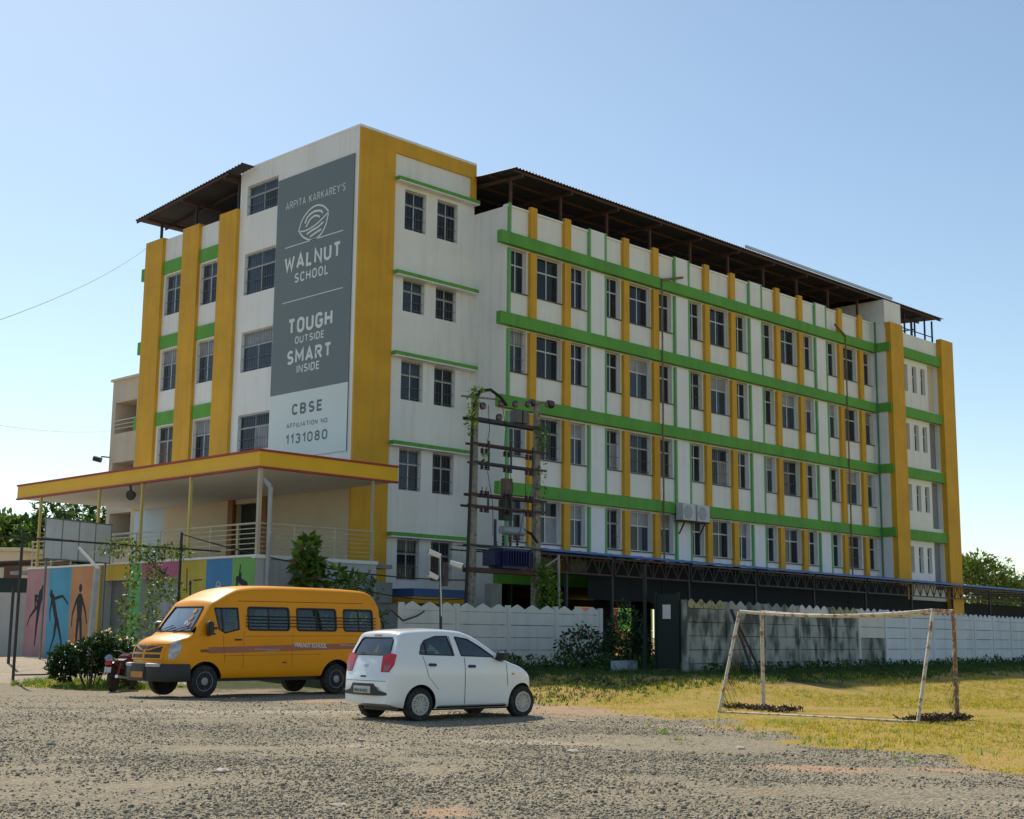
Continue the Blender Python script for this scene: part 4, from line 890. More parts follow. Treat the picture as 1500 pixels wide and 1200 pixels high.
q = MB(); q.lathe((-.15, -.42, 1.52), [(.19, -.012), (.205, 0), (.19, .012)], 20, 'x'); link(q.mesh('steering_wheel', BLKP), 'steering_wheel', VAN)
for sg in (1, -1):
    S = vb.sidefn(sg)
    vb.patch('window', VW0, VGL, VAN, S, -.006, 4); rim_tube(vb, 'window_seal', VW0, .02, BLKP, VAN, S)
    vb.patch('quarter_bar', [(-.38,2.09),(-.43,2.09),(-.47,1.53),(-.42,1.55)], BLKP, VAN, S, .006, 3)
    for a, b in ((-2.42,-1.14), (-3.90,-2.61), (-5.14,-4.10)):
        mid = (a+b)/2; w_ = rounded(a+.03, b-.03, 1.59, 2.13, .06); rim_tube(vb, 'window_seal', w_, .026, BLKP, VAN, S)
        vb.patch('window', w_, VGL, VAN, S, -.008, 2); vb.patch('window_post', [(mid-.018,1.60),(mid+.018,1.60),(mid+.018,2.12),(mid-.018,2.12)], BLKP, VAN, S, .004, 2)
    for z in (1.68, 1.76, 1.84, 1.92):
        q = MB(); q.path([(x, sg*(vb.side(x, z)[1]+.035), z) for x in (-1.08, -2.5, -3.9, -5.18)], .012, 6); link(q.mesh('window_bar', BLKP), 'window_bar', VAN)
    vb.patch('stripe', [(-.02,1.02),(-4.8,1.14),(-4.8,1.29),(-.02,1.17)], VD, VAN, S, .0025, 6)
    for pl in ([(-1.045,.46),(-1.055,.46),(-1.055,1.55),(-1.045,1.55)], [(-.44,1.44),(-.45,1.44),(-.52,.8),(-.51,.8)], [(-2.5,.5),(-2.508,.5),(-2.508,1.54),(-2.5,1.54)], [(-.5,.965),(-3.4,1.0),(-3.4,1.008),(-.5,.973)], [(-1.1,1.43),(-4.9,1.47),(-4.9,1.478),(-1.1,1.438)]):
        vb.patch('panel_gap', pl, mat('van_gap', (.22, .07, .01), .8), VAN, S, .002, 4)
    vb.patch('door_handle', [(-.78,1.33),(-.98,1.33),(-.98,1.37),(-.78,1.37)], BLKP, VAN, S, .02, 1)
    vb.patch('roof_seam', [(-.9,2.27),(-5.2,2.30),(-5.2,2.315),(-.9,2.285)], mat('van_gap', (.22, .07, .01), .8), VAN, S, .003, 5)
    vb.patch('fuel_flap', [(-2.2,.78),(-2.34,.78),(-2.34,.82),(-2.2,.82)], mat('van_gap', (.22, .07, .01), .8), VAN, S, .004, 1)
    vb.patch('tail_light', [(-5.40,1.95),(-5.44,1.95),(-5.44,2.10),(-5.40,2.10)], mat('dark_red_lens', (.12,.01,.01), .3), VAN, S, .01, 1)
    vb.patch('badge', [(.22,1.05),(-.02,1.05),(-.02,1.12),(.22,1.12)], mat('badge_dark', (.2,.06,.02), .4), VAN, S, .006, 1)
    vb.patch('headlamp', [(.86,.90),(1.00,.88),(.99,1.10),(.90,1.26),(.74,1.33),(.76,1.1)], mat('headlamp_glass', (.42,.45,.44), .12, .4, 12, coat=1), VAN, S, .012, 3)
    q = MB(); q.prism([(-.02,-.18),(.07,-.17),(.09,.15),(.0,.19),(-.07,.12),(-.07,-.12)], lambda a, b: (-.02+a, sg*1.02, 1.60+b), lambda a, b: (.02+a, sg*1.20, 1.62+b*.95))
    mm_ = link(q.mesh('mirror', BLKP, smooth=True, bevel=.02), 'mirror', VAN)
    q = MB(); q.obox((-.28, sg*.95, 1.62), (-.02, sg*1.05, 1.60), .05, .05).obox((-.26, sg*.94, 1.48), (-.02, sg*1.05, 1.50), .04, .04); link(q.mesh('mirror_arm', BLKP), 'mirror_arm', mm_)
T = vb.endfn(True)
vb.patch('windscreen', VFW, WGL, VAN, T, -.006, 5); rim_tube(vb, 'window_seal', VFW, .022, BLKP, VAN, T)
q = MB()
for y0, y1 in ((.1, .62), (-.55, -.02)):
    a = Vector(T(y0, 1.54, .03)); b = Vector(T(y1, 1.66, .03)); q.tube(a, b, .012)
link(q.mesh('wiper', BLKP), 'wiper', VAN)
vb.patch('grille', [(-.62,.86),(.62,.86),(.60,1.05),(.66,1.20),(-.66,1.20),(-.60,1.05)], BLKP, VAN, T, .003, 4)
for pl in ([(-.64,.99),(.64,.99),(.64,1.03),(-.64,1.03)], [(-.64,.86),(.64,.86),(.64,.90),(-.64,.90)], [(-.035,.86),(.035,.86),(.05,1.10),(-.05,1.10)], [(-.66,1.20),(-.56,1.20),(-.05,1.08),(-.12,1.07)], [(.66,1.20),(.56,1.20),(.05,1.08),(.12,1.07)], [(-.66,.86),(-.60,.86),(-.60,1.20),(-.66,1.20)], [(.66,.86),(.60,.86),(.60,1.20),(.66,1.20)]):
    vb.patch('grille_bar', pl, VO, VAN, T, .022, 3)
vb.patch('hood_gap', [(-.72,1.225),(.72,1.225),(.72,1.232),(-.72,1.232)], mat('van_gap', (.22, .07, .01), .8), VAN, T, .002, 4)
bp_ = [(.44,.985),(.62,.975),(.80,.935),(.95,.83),(1.06,.66),(1.13,.45),(1.165,.2),(1.17,0)]; bp_ = bp_+[(a, -b) for a, b in bp_[-2::-1]]
bp_ = [tuple(p) for p in catmull(bp_, 4)]
def sweep(pts, sec):
    q = MB(); n = len(pts); m_ = len(sec)
    for i, p in enumerate(pts):
        a = Vector(pts[max(i-1, 0)]); b = Vector(pts[min(i+1, n-1)]); d = (b-a).normalized(); nx, ny = d.y, -d.x
        if nx*1+ny*0 < 0 and abs(p[1]) < .3: nx, ny = -nx, -ny
        for (w, z) in sec: q.v.append((p[0]+nx*w, p[1]+ny*w, z))
    for i in range(n-1):
        for j in range(m_): k = (j+1) % m_; q.f.append((i*m_+j, i*m_+k, (i+1)*m_+k, (i+1)*m_+j)); q.mi.append(0)
    q.f.append(tuple(range(m_))); q.f.append(tuple((n-1)*m_+j for j in range(m_))[::-1]); q.mi += [0, 0]; return q
sgn = -1
q = sweep(bp_, [(-.06*sgn,.40),(.03*sgn,.38),(.05*sgn,.46),(.05*sgn,.68),(.03*sgn,.77),(-.06*sgn,.78)])
bu = link(q.mesh('bumper', BLKP, smooth=True), 'bumper', VAN)
q = MB()
q = sweep([p for p in bp_ if abs(p[1]) < .72], [(-.0*sgn,.715),(.075*sgn,.715),(.08*sgn,.785),(-.0*sgn,.80)])
link(q.mesh('bumper_step', mat('bumper_grey', (.50, .48, .47), .5)), 'bumper_step', bu)
q = MB(); q.box(1.235, 1.245, -.26, .26, .46, .60); pl = link(q.mesh('number_plate', mat('plate_orange', (.55,.22,.02), .5)), 'number_plate', VAN)
q = MB(); [q.box(-5.60, -5.46, y, y+.3, .5, .68) for y in np.arange(-.9, .85, .3)]; link(q.mesh('rear_bumper', BLKP), 'rear_bumper', VAN)
me = fit_text(textmesh('WALNUT SCHOOL', 1, .03, .003), 1.02, .115); me.materials.clear(); me.materials.append(mat('van_print_white', (.72,.68,.66), .6)); link(me, 'lettering', VAN, (-3.06, .982, 1.165), (R(90), R(1.4), R(180)))
for (x, z, w) in ((-1.75, 1.10, .75), (-1.85, 1.045, .28), (-4.3, 1.215, .6)):
    me = fit_text(textmesh('ooooooooooooooo' if w > .5 else 'oooooo', 1, .01, .002), w, .035); me.materials.clear(); me.materials.append(mat('van_print_pale', (.60,.48,.42), .6)); link(me, 'small_print', VAN, (x, .981, z), (R(90), R(1.4), R(180)))
# visor sticker shapes behind the windscreen
for i, (y, z, c) in enumerate([(.42, 2.02, (.6,.4,.05)), (.46, 1.85, (.6,.25,.2)), (.38, 1.74, (.5,.5,.5)), (.5, 1.7, (.55,.35,.35))]):
    vb.patch('sticker', [(y+.06*math.cos(t), z+.06*math.sin(t)) for t in np.linspace(0, 6.283, 8)[:-1]], mat('sticker_%s' % 'abcd'[i], c, .5), VAN, T, .014, 1)
RIMG = mat('steel_rim_grey', (.34, .34, .35), .5, .2, 6, metal=.3)
for x in (0, -3.93):
    for sg in (-1, 1): wheel(VAN, x, sg*.85, .375, .22, sg, RIMG, 'steel')
q = MB(); q.box(-5.2, .8, -.7, .7, .36, .5); link(q.mesh('underbody', BLKP), 'underbody', VAN)

# ---------------------------------------------------------------- foliage builder
LEAF = mat('leaf_green', (1, 1, 1), .5, .15, 6, attr='tint', trans=.35, spec=.3)
LEAFM = mat('leaf_glossy_green', (1, 1, 1), .32, .15, 6, attr='tint', trans=.22, spec=.5)
BARK = mat('bark_brown', (.13, .095, .065), .9, .3, 6, bump=.5)
def leaves(name, clumps, size, pal, parent=None, mt=None, droop=0, aspect=.45, kind=None, surf=.55):
    V = []; C_ = []
    for (cx, cy, cz, rx, ry, rz, n) in clumps:
        d = rng.normal(size=(n, 3)); d /= np.linalg.norm(d, axis=1)[:, None]
        rad = rng.random(n)**(1/3)*(1-surf)+surf*(.75+.3*rng.random(n)); bump = 1+.18*np.sin(d[:,0]*5+cx*7)*np.sin(d[:,2]*6+cy*5)+.12*np.sin(d[:,1]*11+cz)
        c = np.array([cx, cy, cz])+d*np.array([rx, ry, rz])*(rad*bump)[:, None]
        a = d*.7+rng.normal(size=(n, 3))*.8; a[:, 2] -= droop; a /= np.linalg.norm(a, axis=1)[:, None]
        b = np.cross(a, rng.normal(size=(n, 3))); b /= np.linalg.norm(b, axis=1)[:, None]; nn = np.cross(a, b)
        s_ = size*(.45+1.1*rng.random(n)**1.4)[:, None]; fold = nn*s_*.10
        V.append(np.stack([c, c+a*s_*.5+b*s_*aspect*.5+fold, c+a*s_, c+a*s_*.5-b*s_*aspect*.5+fold], 1))
        t = rng.random(n)[:, None]; k = rng.integers(0, len(pal), n); P_ = np.array(pal)
        cc = P_[k]*(.75+.5*t)*(.85+.3*rng.random()); C_.append(np.repeat(cc[:, None], 4, 1))
    V = np.concatenate(V).reshape(-1, 3); C_ = np.concatenate(C_).reshape(-1, 3)
    f = np.arange(len(V)).reshape(-1, 4)
    off = rootloc(parent) if parent else None
    return cammesh(name, V, f, np.clip(C_, 0, 1), mt or LEAF, kind, parent, off)
PG = [(.075,.14,.028), (.10,.18,.04), (.055,.105,.022), (.14,.21,.05), (.16,.15,.05)]
PY_ = [(.16,.26,.04), (.10,.20,.03), (.22,.30,.05), (.08,.15,.025)]
PD = [(.022,.055,.016), (.03,.07,.02), (.04,.085,.022), (.018,.04,.014)]

# ---------------------------------------------------------------- precast compound walls
def precast(name, label, x0, y0, ang, n, L_, z0, z1, mats_fn, tips=3, posts=None, cat='wall'):
    """posts with slotted-in boards and a scalloped top board, running from (x0,y0) at an angle"""
    W_ = thing(name, label, cat, (x0, y0, z0)); dx, dy = math.cos(ang), math.sin(ang); nx, ny = -dy, dx; rows = 5
    hb = (z1-.27-(z0-.15))/rows
    def P(u, w, z): return (x0+dx*u+nx*w, y0+dy*u+ny*w, z)
    def slab(q, u0, u1, w0, w1, a, b): 
        k = len(q.v); q.v += [P(u0,w0,a), P(u1,w0,a), P(u1,w1,a), P(u0,w1,a), P(u0,w0,b), P(u1,w0,b), P(u1,w1,b), P(u0,w1,b)]
        for f in ((0,3,2,1),(4,5,6,7),(0,1,5,4),(1,2,6,5),(2,3,7,6),(3,0,4,7)): q.f.append(tuple(k+i for i in f)); q.mi.append(0)
    for i in range(n+1):
        q = MB(); slab(q, i*L_-.065, i*L_+.065, -.07, .09, z0-.3, z1-.03+random.uniform(-.01, .01)); part('post', q, mats_fn(i, -1), W_)
    for i in range(n):
        a, b = i*L_+.068, (i+1)*L_-.068
        for r_ in range(rows):
            q = MB(); dz = random.uniform(-.004, .004); w = random.uniform(-.006, .006); slab(q, a, b, -.025+w, .025+w, z0-.15+hb*r_+.012, z0-.15+hb*(r_+1)-.006+dz); part('board', q, mats_fn(i, r_), W_)
        zb = z0-.15+hb*rows+.008; q = MB(); N_ = tips*8; poly = [(a, zb), (b, zb)]
        for k in range(N_+1):
            u = b-(b-a)*k/N_; ph = (k/8.0+.0) % 1; poly.append((u, z1-.17+.17*(1-abs(2*ph-1))**.9 if True else 0))
        q.prism(poly, lambda u, z: P(u, -.022, z), lambda u, z: P(u, .026, z)); part('scalloped_board', q, mats_fn(i, rows), W_)
    return W_
precast('precast_wall', 'pale clean precast board wall with scalloped top behind the white hatchback', 27.6, 31.75, 0.0, 4, 2.3, .42, 2.55, lambda i, r_: CONC, 3)
def wm(i, r_):
    if i < 5: return CONCY if (r_ == 5 and i in (0, 4)) else (CONCD if r_ < 5 or i in (1, 2) else CONC)
    if i == 5: return CONCD if r_ in (0, 1, 2) else CONC
    return CONCB
precast('precast_wall', 'long stained precast board wall with scalloped top behind the goal', 31.5, 24.0, math.atan2(.127, .991), 19, 2.42, .55, 2.63, wm, 4)
# painted blocks and steps at the gateway
q = MB(); q.box(30.6, 31.5, 25.75, 26.0, .3, .85); solid('kerb_block', q, mat('bluewhite_limewash', (.40,.47,.52), .8, .2, 3, dirt=(.2,.22,.22)), 'low pale blue-white block at the left side of the dark gateway', 'block', (31, 25.9, .3))
q = MB(); q.box(31.6, 33.2, 24.75, 25.25, .3, .62); st = solid('gateway_step', q, mat('step_brown', (.14,.11,.10), .9, .2, 2), 'brown concrete step across the dark gateway', 'step', (32.4, 25.0, .3))
GD = mat('gate_dark_green', (.006, .016, .012), .7, .2, 2)
gt_ = thing('gate_leaf', 'dark green sheet metal gate leaf at the left end of the stained wall', 'gate', (31.35, 24.1, .5), R(103))
q = MB(); q.box(0, .75, -.02, .02, .15, 2.25); link(q.mesh('sheet', GD), 'sheet', gt_)
for a in (0.0, .70): q = MB(); q.box(a, a+.06, -.045, .045, .05, 2.3); link(q.mesh('stile', GD), 'stile', gt_)
q = MB(); q.box(.25, .5, .024, .03, 1.55, 1.95); link(q.mesh('notice', mat('paper_white', (.6,.6,.62), .7)), 'notice', gt_)
q = MB(); q.box(-.04, .04, -.04, .04, 0, 3.1); link(q.mesh('gate_post', GD), 'gate_post', gt_, (.9, .35, 0))

# ---------------------------------------------------------------- lean-to shed along the long side
LT = thing('lean_to_shed', 'long low lean-to with blue edged roof sheet on dark steel trusses along the school', 'shed', (35.3, 34.0, .5))
def lt(t): return (35.3+t*.9978, 34.0+t*.0666)
LL = 64.0
q = MB(); n = 260
for i in range(n+1):
    t = LL*i/n; x, y = lt(t); w = .02*math.sin(i*math.pi/2)
    for (oy, z) in ((0, 4.68), (.3, 4.70), (7.5-.0 if x > 75 else 38.02-y, 4.9)): q.v.append((x, y+oy, z+w))
for i in range(n):
    for e in (0, 1): q.f.append((3*i+e, 3*i+3+e, 3*i+4+e, 3*i+1+e)); q.mi.append(0)
part('roof_sheet', q, BLUESH, LT)
q = MB(); a, b = lt(0), lt(LL); q.obox((a[0], a[1]+.01, 4.645), (b[0], b[1]+.01, 4.645), .04, .08); part('edge_trim', q, BLUESH, LT)
def truss(t0, t1):
    q = MB(); a, b = lt(t0), lt(t1); zt_, zb_ = 4.50, 3.86
    q.obox((*a, zt_), (*b, zt_), .06, .07).obox((*a, zb_), (*b, zb_), .06, .06); n_ = 6
    for i in range(n_):
        p = lt(t0+(t1-t0)*i/n_); m2 = lt(t0+(t1-t0)*(i+.5)/n_); e = lt(t0+(t1-t0)*(i+1)/n_)
        q.obox((*p, zb_), (*m2, zt_), .035, .035).obox((*m2, zt_), (*e, zb_), .035, .035).obox((*p, zb_), (*p, zt_), .03, .03)
    part('truss', q, DKMET if t0 > 6 else RUST, LT)
nt_ = 12
for i in range(nt_):
    t0 = LL*i/nt_; truss(t0+.08, LL*(i+1)/nt_-.08)
    x, y = lt(t0+(2.5 if i == 0 else 0))
    q = MB(); q.box(x-.05, x+.05, y+.05, y+.15, .4, 4.55); part('post', q, DKMET, LT)
    q = MB(); q.obox((x, y+.1, 4.5), (x, 37.9 if x < 74 else y+7, 4.7), .06, .1); part('rafter', q, DKMET, LT)
for k in (1.3, 2.6, 3.9):
    q = MB(); a, b = lt(0), lt(LL); q.obox((a[0], a[1]+k, 4.61+k*.03), (b[0], b[1]+k*.35, 4.61+k*.03), .05, .05); part('purlin', q, DKMET, LT)
NET = mat('added_net_black', (.006, .009, .010), .9, .2, 2)  # near-black nets added to darken the space behind the trusses
for t0, t1, za, zb in ((9.6, 17, .5, 4.42), (17.05, 26, .5, 4.42), (26.05, 33, .5, 4.42), (33.05, 36, .5, 3.7), (36.05, 50, .5, 3.7), (50.05, LL, .5, 3.7), (4.6, 9.55, 2.95, 4.42)):
    q = MB(); a, b = lt(t0), lt(t1); q.obox((a[0], a[1]+.75, (za+zb)/2), (b[0], b[1]+.75, (za+zb)/2), .02, zb-za); part('added_dark_net', q, NET, LT)

# ---------------------------------------------------------------- transformer structure on two concrete poles
DP = thing('transformer_structure', 'two-pole electric structure with blue transformer, crossbars and insulators before the school', 'transformer', (33.7, 33.5, .5))
for x, s_, tp in ((32.15, -1, 9.75), (35.35, 1, 9.85)):
    q = MB(); q.v += [(x-.145,33.37,.3),(x+.145,33.37,.3),(x+.145,33.63,.3),(x-.145,33.63,.3),(x-.10+.1*(x<33),33.42,tp),(x+.10+.1*(x<33),33.42,tp),(x+.10+.1*(x<33),33.58,tp),(x-.10+.1*(x<33),33.58,tp)]
    for f in ((0,3,2,1),(4,5,6,7),(0,1,5,4),(1,2,6,5),(2,3,7,6),(3,0,4,7)): q.f.append(f); q.mi.append(0)
    part('pole', q, POLEC, DP)
for z, r_, x0, x1, mt in ((8.88,.11,31.85,35.7,DKMET), (8.02,.07,32.0,35.75,RUST), (7.38,.07,32.1,35.7,DKMET), (6.27,.09,31.95,35.7,RUST), (5.88,.08,31.8,35.7,RUST), (4.55,.06,31.95,35.6,DKMET), (3.72,.16,31.95,35.5,RUST)):
    for oy in (-.16, .16):
        q = MB(); q.obox((x0, 33.5+oy, z), (x1, 33.5+oy, z), .05, r_); part('crossbar', q, mt, DP)
INS = mat('insulator_brown', (.06, .025, .018), .25, .2, 5, coat=.5)
def insul(x, y, z, r_=.075, h=.2, axis='z', nd=3):
    q = MB(); pr = [(r_*.35, 0)]
    for i in range(nd): pr += [(r_, h*(i+.25)/nd), (r_*.95, h*(i+.55)/nd), (r_*.4, h*(i+.7)/nd)]
    pr.append((r_*.35, h)); q.lathe((x, y, z), pr, 12, axis); part('insulator', q, INS, DP, smooth=True)
for zr in (7.38, 5.92):
    for x in (32.75, 33.85, 34.95):
        q = MB(); q.obox((x, 33.3, zr-.25), (x, 33.3, zr+.78 if zr > 7 else zr+.5), .05, .05); part('switch_rod', q, DKMET, DP)
        for dx in (-.32, -.12):
            insul(x+dx, 33.3, zr+.30); insul(x+dx, 33.3, zr-.25)
            q = MB(); q.path([(x+dx, 33.3, zr+.5), (x+dx, 33.25, zr+.62)], .012, 5); part('jumper', q, DKMET, DP)
for x, z in ((32.5, 9.35), (33.4, 9.55), (34.1, 9.62), (34.75, 9.7), (33.3, 9.05), (34.6, 9.0)):
    insul(x, 33.3, z, .13, .16, 'y', 2)
q = MB(); q.obox((34.2, 33.4, 9.65), (35.75, 33.4, 9.9), .07, .07); part('top_arm', q, POLEC, DP); insul(35.8, 33.4, 9.85, .15, .3, 'x', 3)
insul(34.9, 33.4, 9.78, .14, .2, 'x', 2)
q = MB(); q.obox((31.6, 33.5, 9.6), (33.3, 33.5, 9.7), .06, .06); part('top_arm', q, POLEC, DP)
for x in (34.0, 34.35): q = MB(); q.box(x, x+.28, 33.2, 33.5, 8.95, 9.4); part('lightning_arrester', q, mat('arrester_grey', (.10,.09,.08), .5), DP)
TB = mat('transformer_blue', (.020, .024, .10), .5, .25, 3)
tr_ = MB(); tr_.box(33.35, 34.55, 33.15, 33.85, 3.82, 4.5); tro = part('transformer_tank', tr_, TB, DP)
for i in range(6):
    for s_ in (0, 1):
        q = MB(); x = 33.0+.055*i if s_ == 0 else 34.6+.055*i; q.box(x, x+.02, 33.2, 33.8, 3.9, 4.42); part('cooling_fin', q, TB, tro)
for i in range(9): q = MB(); x = 33.42+.13*i; q.box(x, x+.02, 32.98, 33.15, 3.92, 4.42); part('cooling_fin', q, TB, tro)
q = MB(); q.box(33.25, 34.65, 33.1, 33.9, 4.5, 4.54); part('lid', q, mat('lid_grey', (.3,.32,.35), .5), tro)
for x in (33.55, 33.9, 34.25): insul(x, 33.35, 4.54, .06, .45, 'z', 4); insul(x, 33.7, 4.54, .05, .25, 'z', 3)
q = MB(); q.tube((33.6, 33.5, 5.15), (34.7, 33.5, 5.15), .15, n=14); part('conservator', q, mat('conservator_grey', (.3,.33,.35), .45), tro, smooth=True)
q = MB(); q.path([(33.3, 33.5, 4.6), (33.3, 33.5, 5.5)], .05, 8); part('breather_pipe', q, DKMET, tro)
q = MB(); q.box(33.6, 34.0, 33.35, 33.65, 5.5, 6.2); part('fuse_box', q, mat('fuse_green', (.02,.035,.03), .6), DP)
q = MB(); q.box(33.65, 33.98, 33.35, 33.6, 6.2, 6.95); part('fuse_box', q, mat('fuse_brown', (.12,.09,.06), .6), DP)
BLKC = mat('black_cable', (.012, .012, .013), .6)
q = MB(); q.path([(31.72,33.3,.5), (31.78,33.3,3), (31.88,33.3,6), (31.95,33.3,8.6), (32.02,33.3,9.35), (32.3,33.3,9.85), (32.8,33.3,9.95), (33.3,33.3,9.75), (33.6,33.3,9.5)], .055, 8); part('cable', q, BLKC, DP, smooth=True)
q = MB(); q.path([(34.6,33.4,5.2), (35.0,33.4,5.1), (35.3,33.38,4.8)], .05, 6); part('cable', q, BLKC, DP)
for a, b in (((32.7,33.3,7.1),(33.0,33.3,4.9)), ((33.8,33.3,7.1),(33.9,33.3,6.3)), ((34.6,33.3,7.1),(34.3,33.3,5.0)), ((32.7,33.3,9.4),(32.6,33.3,7.7)), ((33.4,33.3,9.4),(33.5,33.3,8.0))):
    q = MB(); m_ = [a[i]*.5+b[i]*.5 for i in range(3)]; m_[0] += .12; q.path([a, m_, b], .012, 5); part('jumper', q, BLKC, DP)
vn = leaves('creeper', [(31.95,33.3,9.4,.16,.2,.5,90), (32.2,33.3,9.85,.3,.15,.12,60), (31.75,33.2,8.6,.12,.14,.45,60), (32.6,33.3,7.6,.12,.1,.15,30)], .12, [(.30,.38,.04),(.22,.32,.04),(.12,.20,.03)], None, LEAF, .3, .6)
tag(vn, 'yellow-green creeper curling over the top of the left concrete pole', 'creeper')
vn = leaves('creeper', [(35.5,33.2,3.2,.40,.3,.95,750), (36.0,33.2,2.7,.22,.22,.8,300), (35.3,33.2,6.8,.14,.16,1.2,50), (35.35,33.2,8.6,.22,.2,.45,140)], .12, PY_, None, LEAF, .3, .6)
tag(vn, 'leafy creeper climbing the right concrete pole above the pale wall', 'creeper')
q = MB(); q.tube((36.15, 33.1, .5), (36.1, 33.1, 4.4), .05, n=8); q.tube((36.1, 33.1, 4.3), (35.4, 33.1, 3.95), .03, n=6); solid('slim_post', q, mat('post_grey', (.35,.34,.3), .7), 'thin grey post wrapped in creeper beside the right concrete pole', 'post', (36.15, 33.1, .5))
# camera and light pole in front of the wall
CP = thing('camera_pole', 'slim dark pole carrying three small white cameras behind the hatchback', 'pole', (23.75, 25.75, 0))
q = MB(); q.tube((23.75,25.75,0), (23.7,25.8,3.55), .038, n=10); part('pole', q, BLKP, CP, smooth=True)
q = MB(); q.tube((23.69,25.72,2.0), (23.65,25.76,3.5), .015, n=6); part('conduit', q, mat('white_plastic', (.65,.65,.63), .4), CP)
q = MB(); q.box(23.68, 23.80, 25.62, 25.74, 2.75, 3.35); part('junction_box', q, BLKP, CP)
WPL = mat('white_plastic', (.65,.65,.63), .4)
for a, b in (((23.66,25.75,3.5),(23.42,25.95,3.62)), ((23.85,25.6,3.35),(24.05,25.35,3.25)), ((23.62,25.8,2.95),(23.42,25.92,3.05))):
    q = MB(); q.tube(a, b, .06, .075, n=12); cm_ = part('camera_head', q, WPL, CP, smooth=True); q = MB(); q.tube(b, [b[i]+(b[i]-a[i])*.06 for i in range(3)], .05, n=10); part('lens', q, BLKP, cm_)

# ---------------------------------------------------------------- football goal
GM = mat('chipped_white_goal_paint', (.62, .56, .46), .6, .15, 3, dirt=(.30, .14, .07), bump=.2)
GR = mat('rusty_goal_tube', (.33, .17, .09), .8, .3, 4, dirt=(.55, .50, .42))
BLx, BRx = Vector((23.42,17.01,.03)), Vector((23.66,12.71,.03)); gv = Vector((1.75,.1,0)); gh = Vector((.90,.08,2.05))
GO = thing('football_goal', 'rusty white football goal frame with a bare slanting back on the dry grass', 'goal', (23.42, 17.01, 0))
def tb(name, a, b, r_, mt): q = MB(); q.tube(a, b, r_, n=10); return part(name, q, mt, GO, smooth=True)
tb('back_bar', BLx, BRx, .022, GM)
for P_, Q_ in ((BLx, 0), (BRx, 1)):
    tb('slanting_strut', P_, P_+gh, .035, GM); tb('post', P_+gv-Vector((0,0,.1)), P_+gv+Vector((0,0,2.05)), .042, GM if not Q_ else GR)
    tb('top_side_bar', P_+gh, P_+gv+Vector((0,0,2.05)), .03, GR)
q = MB(); A_, B_ = BLx+gh, BRx+gh; pts = [A_.lerp(B_, t)+Vector((0,0,-.10*4*t*(1-t))) for t in np.linspace(0, 1, 9)]; q.path(pts, .034, 8); part('top_back_bar', q, GM, GO, smooth=True)
q = MB(); A_, B_ = BLx+gv+Vector((0,0,2.05)), BRx+gv+Vector((0,0,2.05)); pts = [A_.lerp(B_, t)+Vector((0,0,-.09*4*t*(1-t))) for t in np.linspace(0, 1, 9)]; q.path(pts, .038, 8); part('crossbar', q, GM, GO, smooth=True)
# rotted net heaps
def scraps(name, cx, cy, rx, ry, n, label):
    q = MB()
    for i in range(n):
        x, y = cx+random.uniform(-rx, rx), cy+random.uniform(-ry, ry); z = random.uniform(.01, .08)
        q.obox((x, y, z), (x+random.uniform(-.12,.12), y+random.uniform(-.12,.12), z+random.uniform(-.01,.09)), .014, .014)
    tag(solid(name, q, mat('rotted_net', (.05,.035,.025), .95, .3, 5), label, 'net', (cx, cy, 0)), kind='thing')
scraps('torn_net', 25.0, 17.1, .35, .9, 300, 'dark heap of torn net at the foot of the left goal post')
scraps('torn_net', 24.6, 12.8, .9, .35, 420, 'dark heap of torn net between the right goal strut and post')
q = MB()
for i in range(60):
    t = random.random(); a = BLx.lerp(BLx+gh, t); b = a+Vector((random.uniform(.1,.5), random.uniform(-.1,.1), -random.uniform(.2,.7))); b.z = max(b.z, .02)
    q.obox(a, b, .004, .004)
for i in range(40):
    t = random.random()*.6; a = (BRx+gv).lerp(BRx+gv+Vector((0,0,2)), t); b = a+Vector((random.uniform(-.3,0), random.uniform(-.1,.15), -random.uniform(.2,.6))); b.z = max(b.z, .02); q.obox(a, b, .005, .005)
o = part('net_remnant', q, mat('net_string', (.14,.11,.07), .9), GO); o['kind'] = 'stuff'
# old frame leaning at the stained wall
OF = thing('leaning_frame', 'old grey metal frame leaning against the stained wall behind the goal', 'frame', (32.6, 22.6, .3))
for a, b, r_, mt in (((32.9,22.6,.3),(33.6,23.9,2.35),.045,DKMET), ((33.9,23.0,.35),(33.6,23.9,2.35),.035,RUST), ((33.25,23.25,1.3),(33.75,23.45,1.3),.025,DKMET)):
    q = MB(); q.tube(a, b, r_, n=8); part('strut', q, mt, OF)

# ---------------------------------------------------------------- left side: fence frame, lamp, board, walls
FM = mat('fence_dark_steel', (.05, .045, .04), .7, .3, 4)
FF = thing('fence_frame', 'dark steel pipe fence frame before the mural wall, partly hung with creeper', 'fence', (18.6, 38.3, .1))
for x, y, z1 in ((18.6,38.3,4.45), (24.3,38.9,4.75), (12.9,37.7,4.45)):
    q = MB(); q.tube((x, y, .05), (x, y, z1), .045, n=8); part('post', q, FM, FF)
q = MB(); q.path([(10,37.4,4.22), (18.6,38.3,4.22), (24.3,38.9,4.22), (25.9,39.05,4.22)], .032, 6); part('top_rail', q, FM, FF)
q = MB(); q.path([(18.6,38.3,.28), (21.2,38.6,.28)], .025, 6); part('bottom_rail', q, FM, FF)
q = MB(); q.tube((20.4,42.4,.3), (20.4,42.4,2.95), .05, n=8); solid('thin_post', q, FM, 'thin dark post close to the left end of the mural wall', 'post', (20.4, 42.4, .3))
LP = thing('tube_light_post', 'grey concrete post with a slanting white tube light by the mural wall', 'street light', (21.1, 38.4, .1))
q = MB(); q.obox((20.98,38.45,.1), (21.1,38.4,3.45), .15, .13); part('post', q, mat('post_pale_grey', (.42,.43,.42), .8, .15, 3), LP)
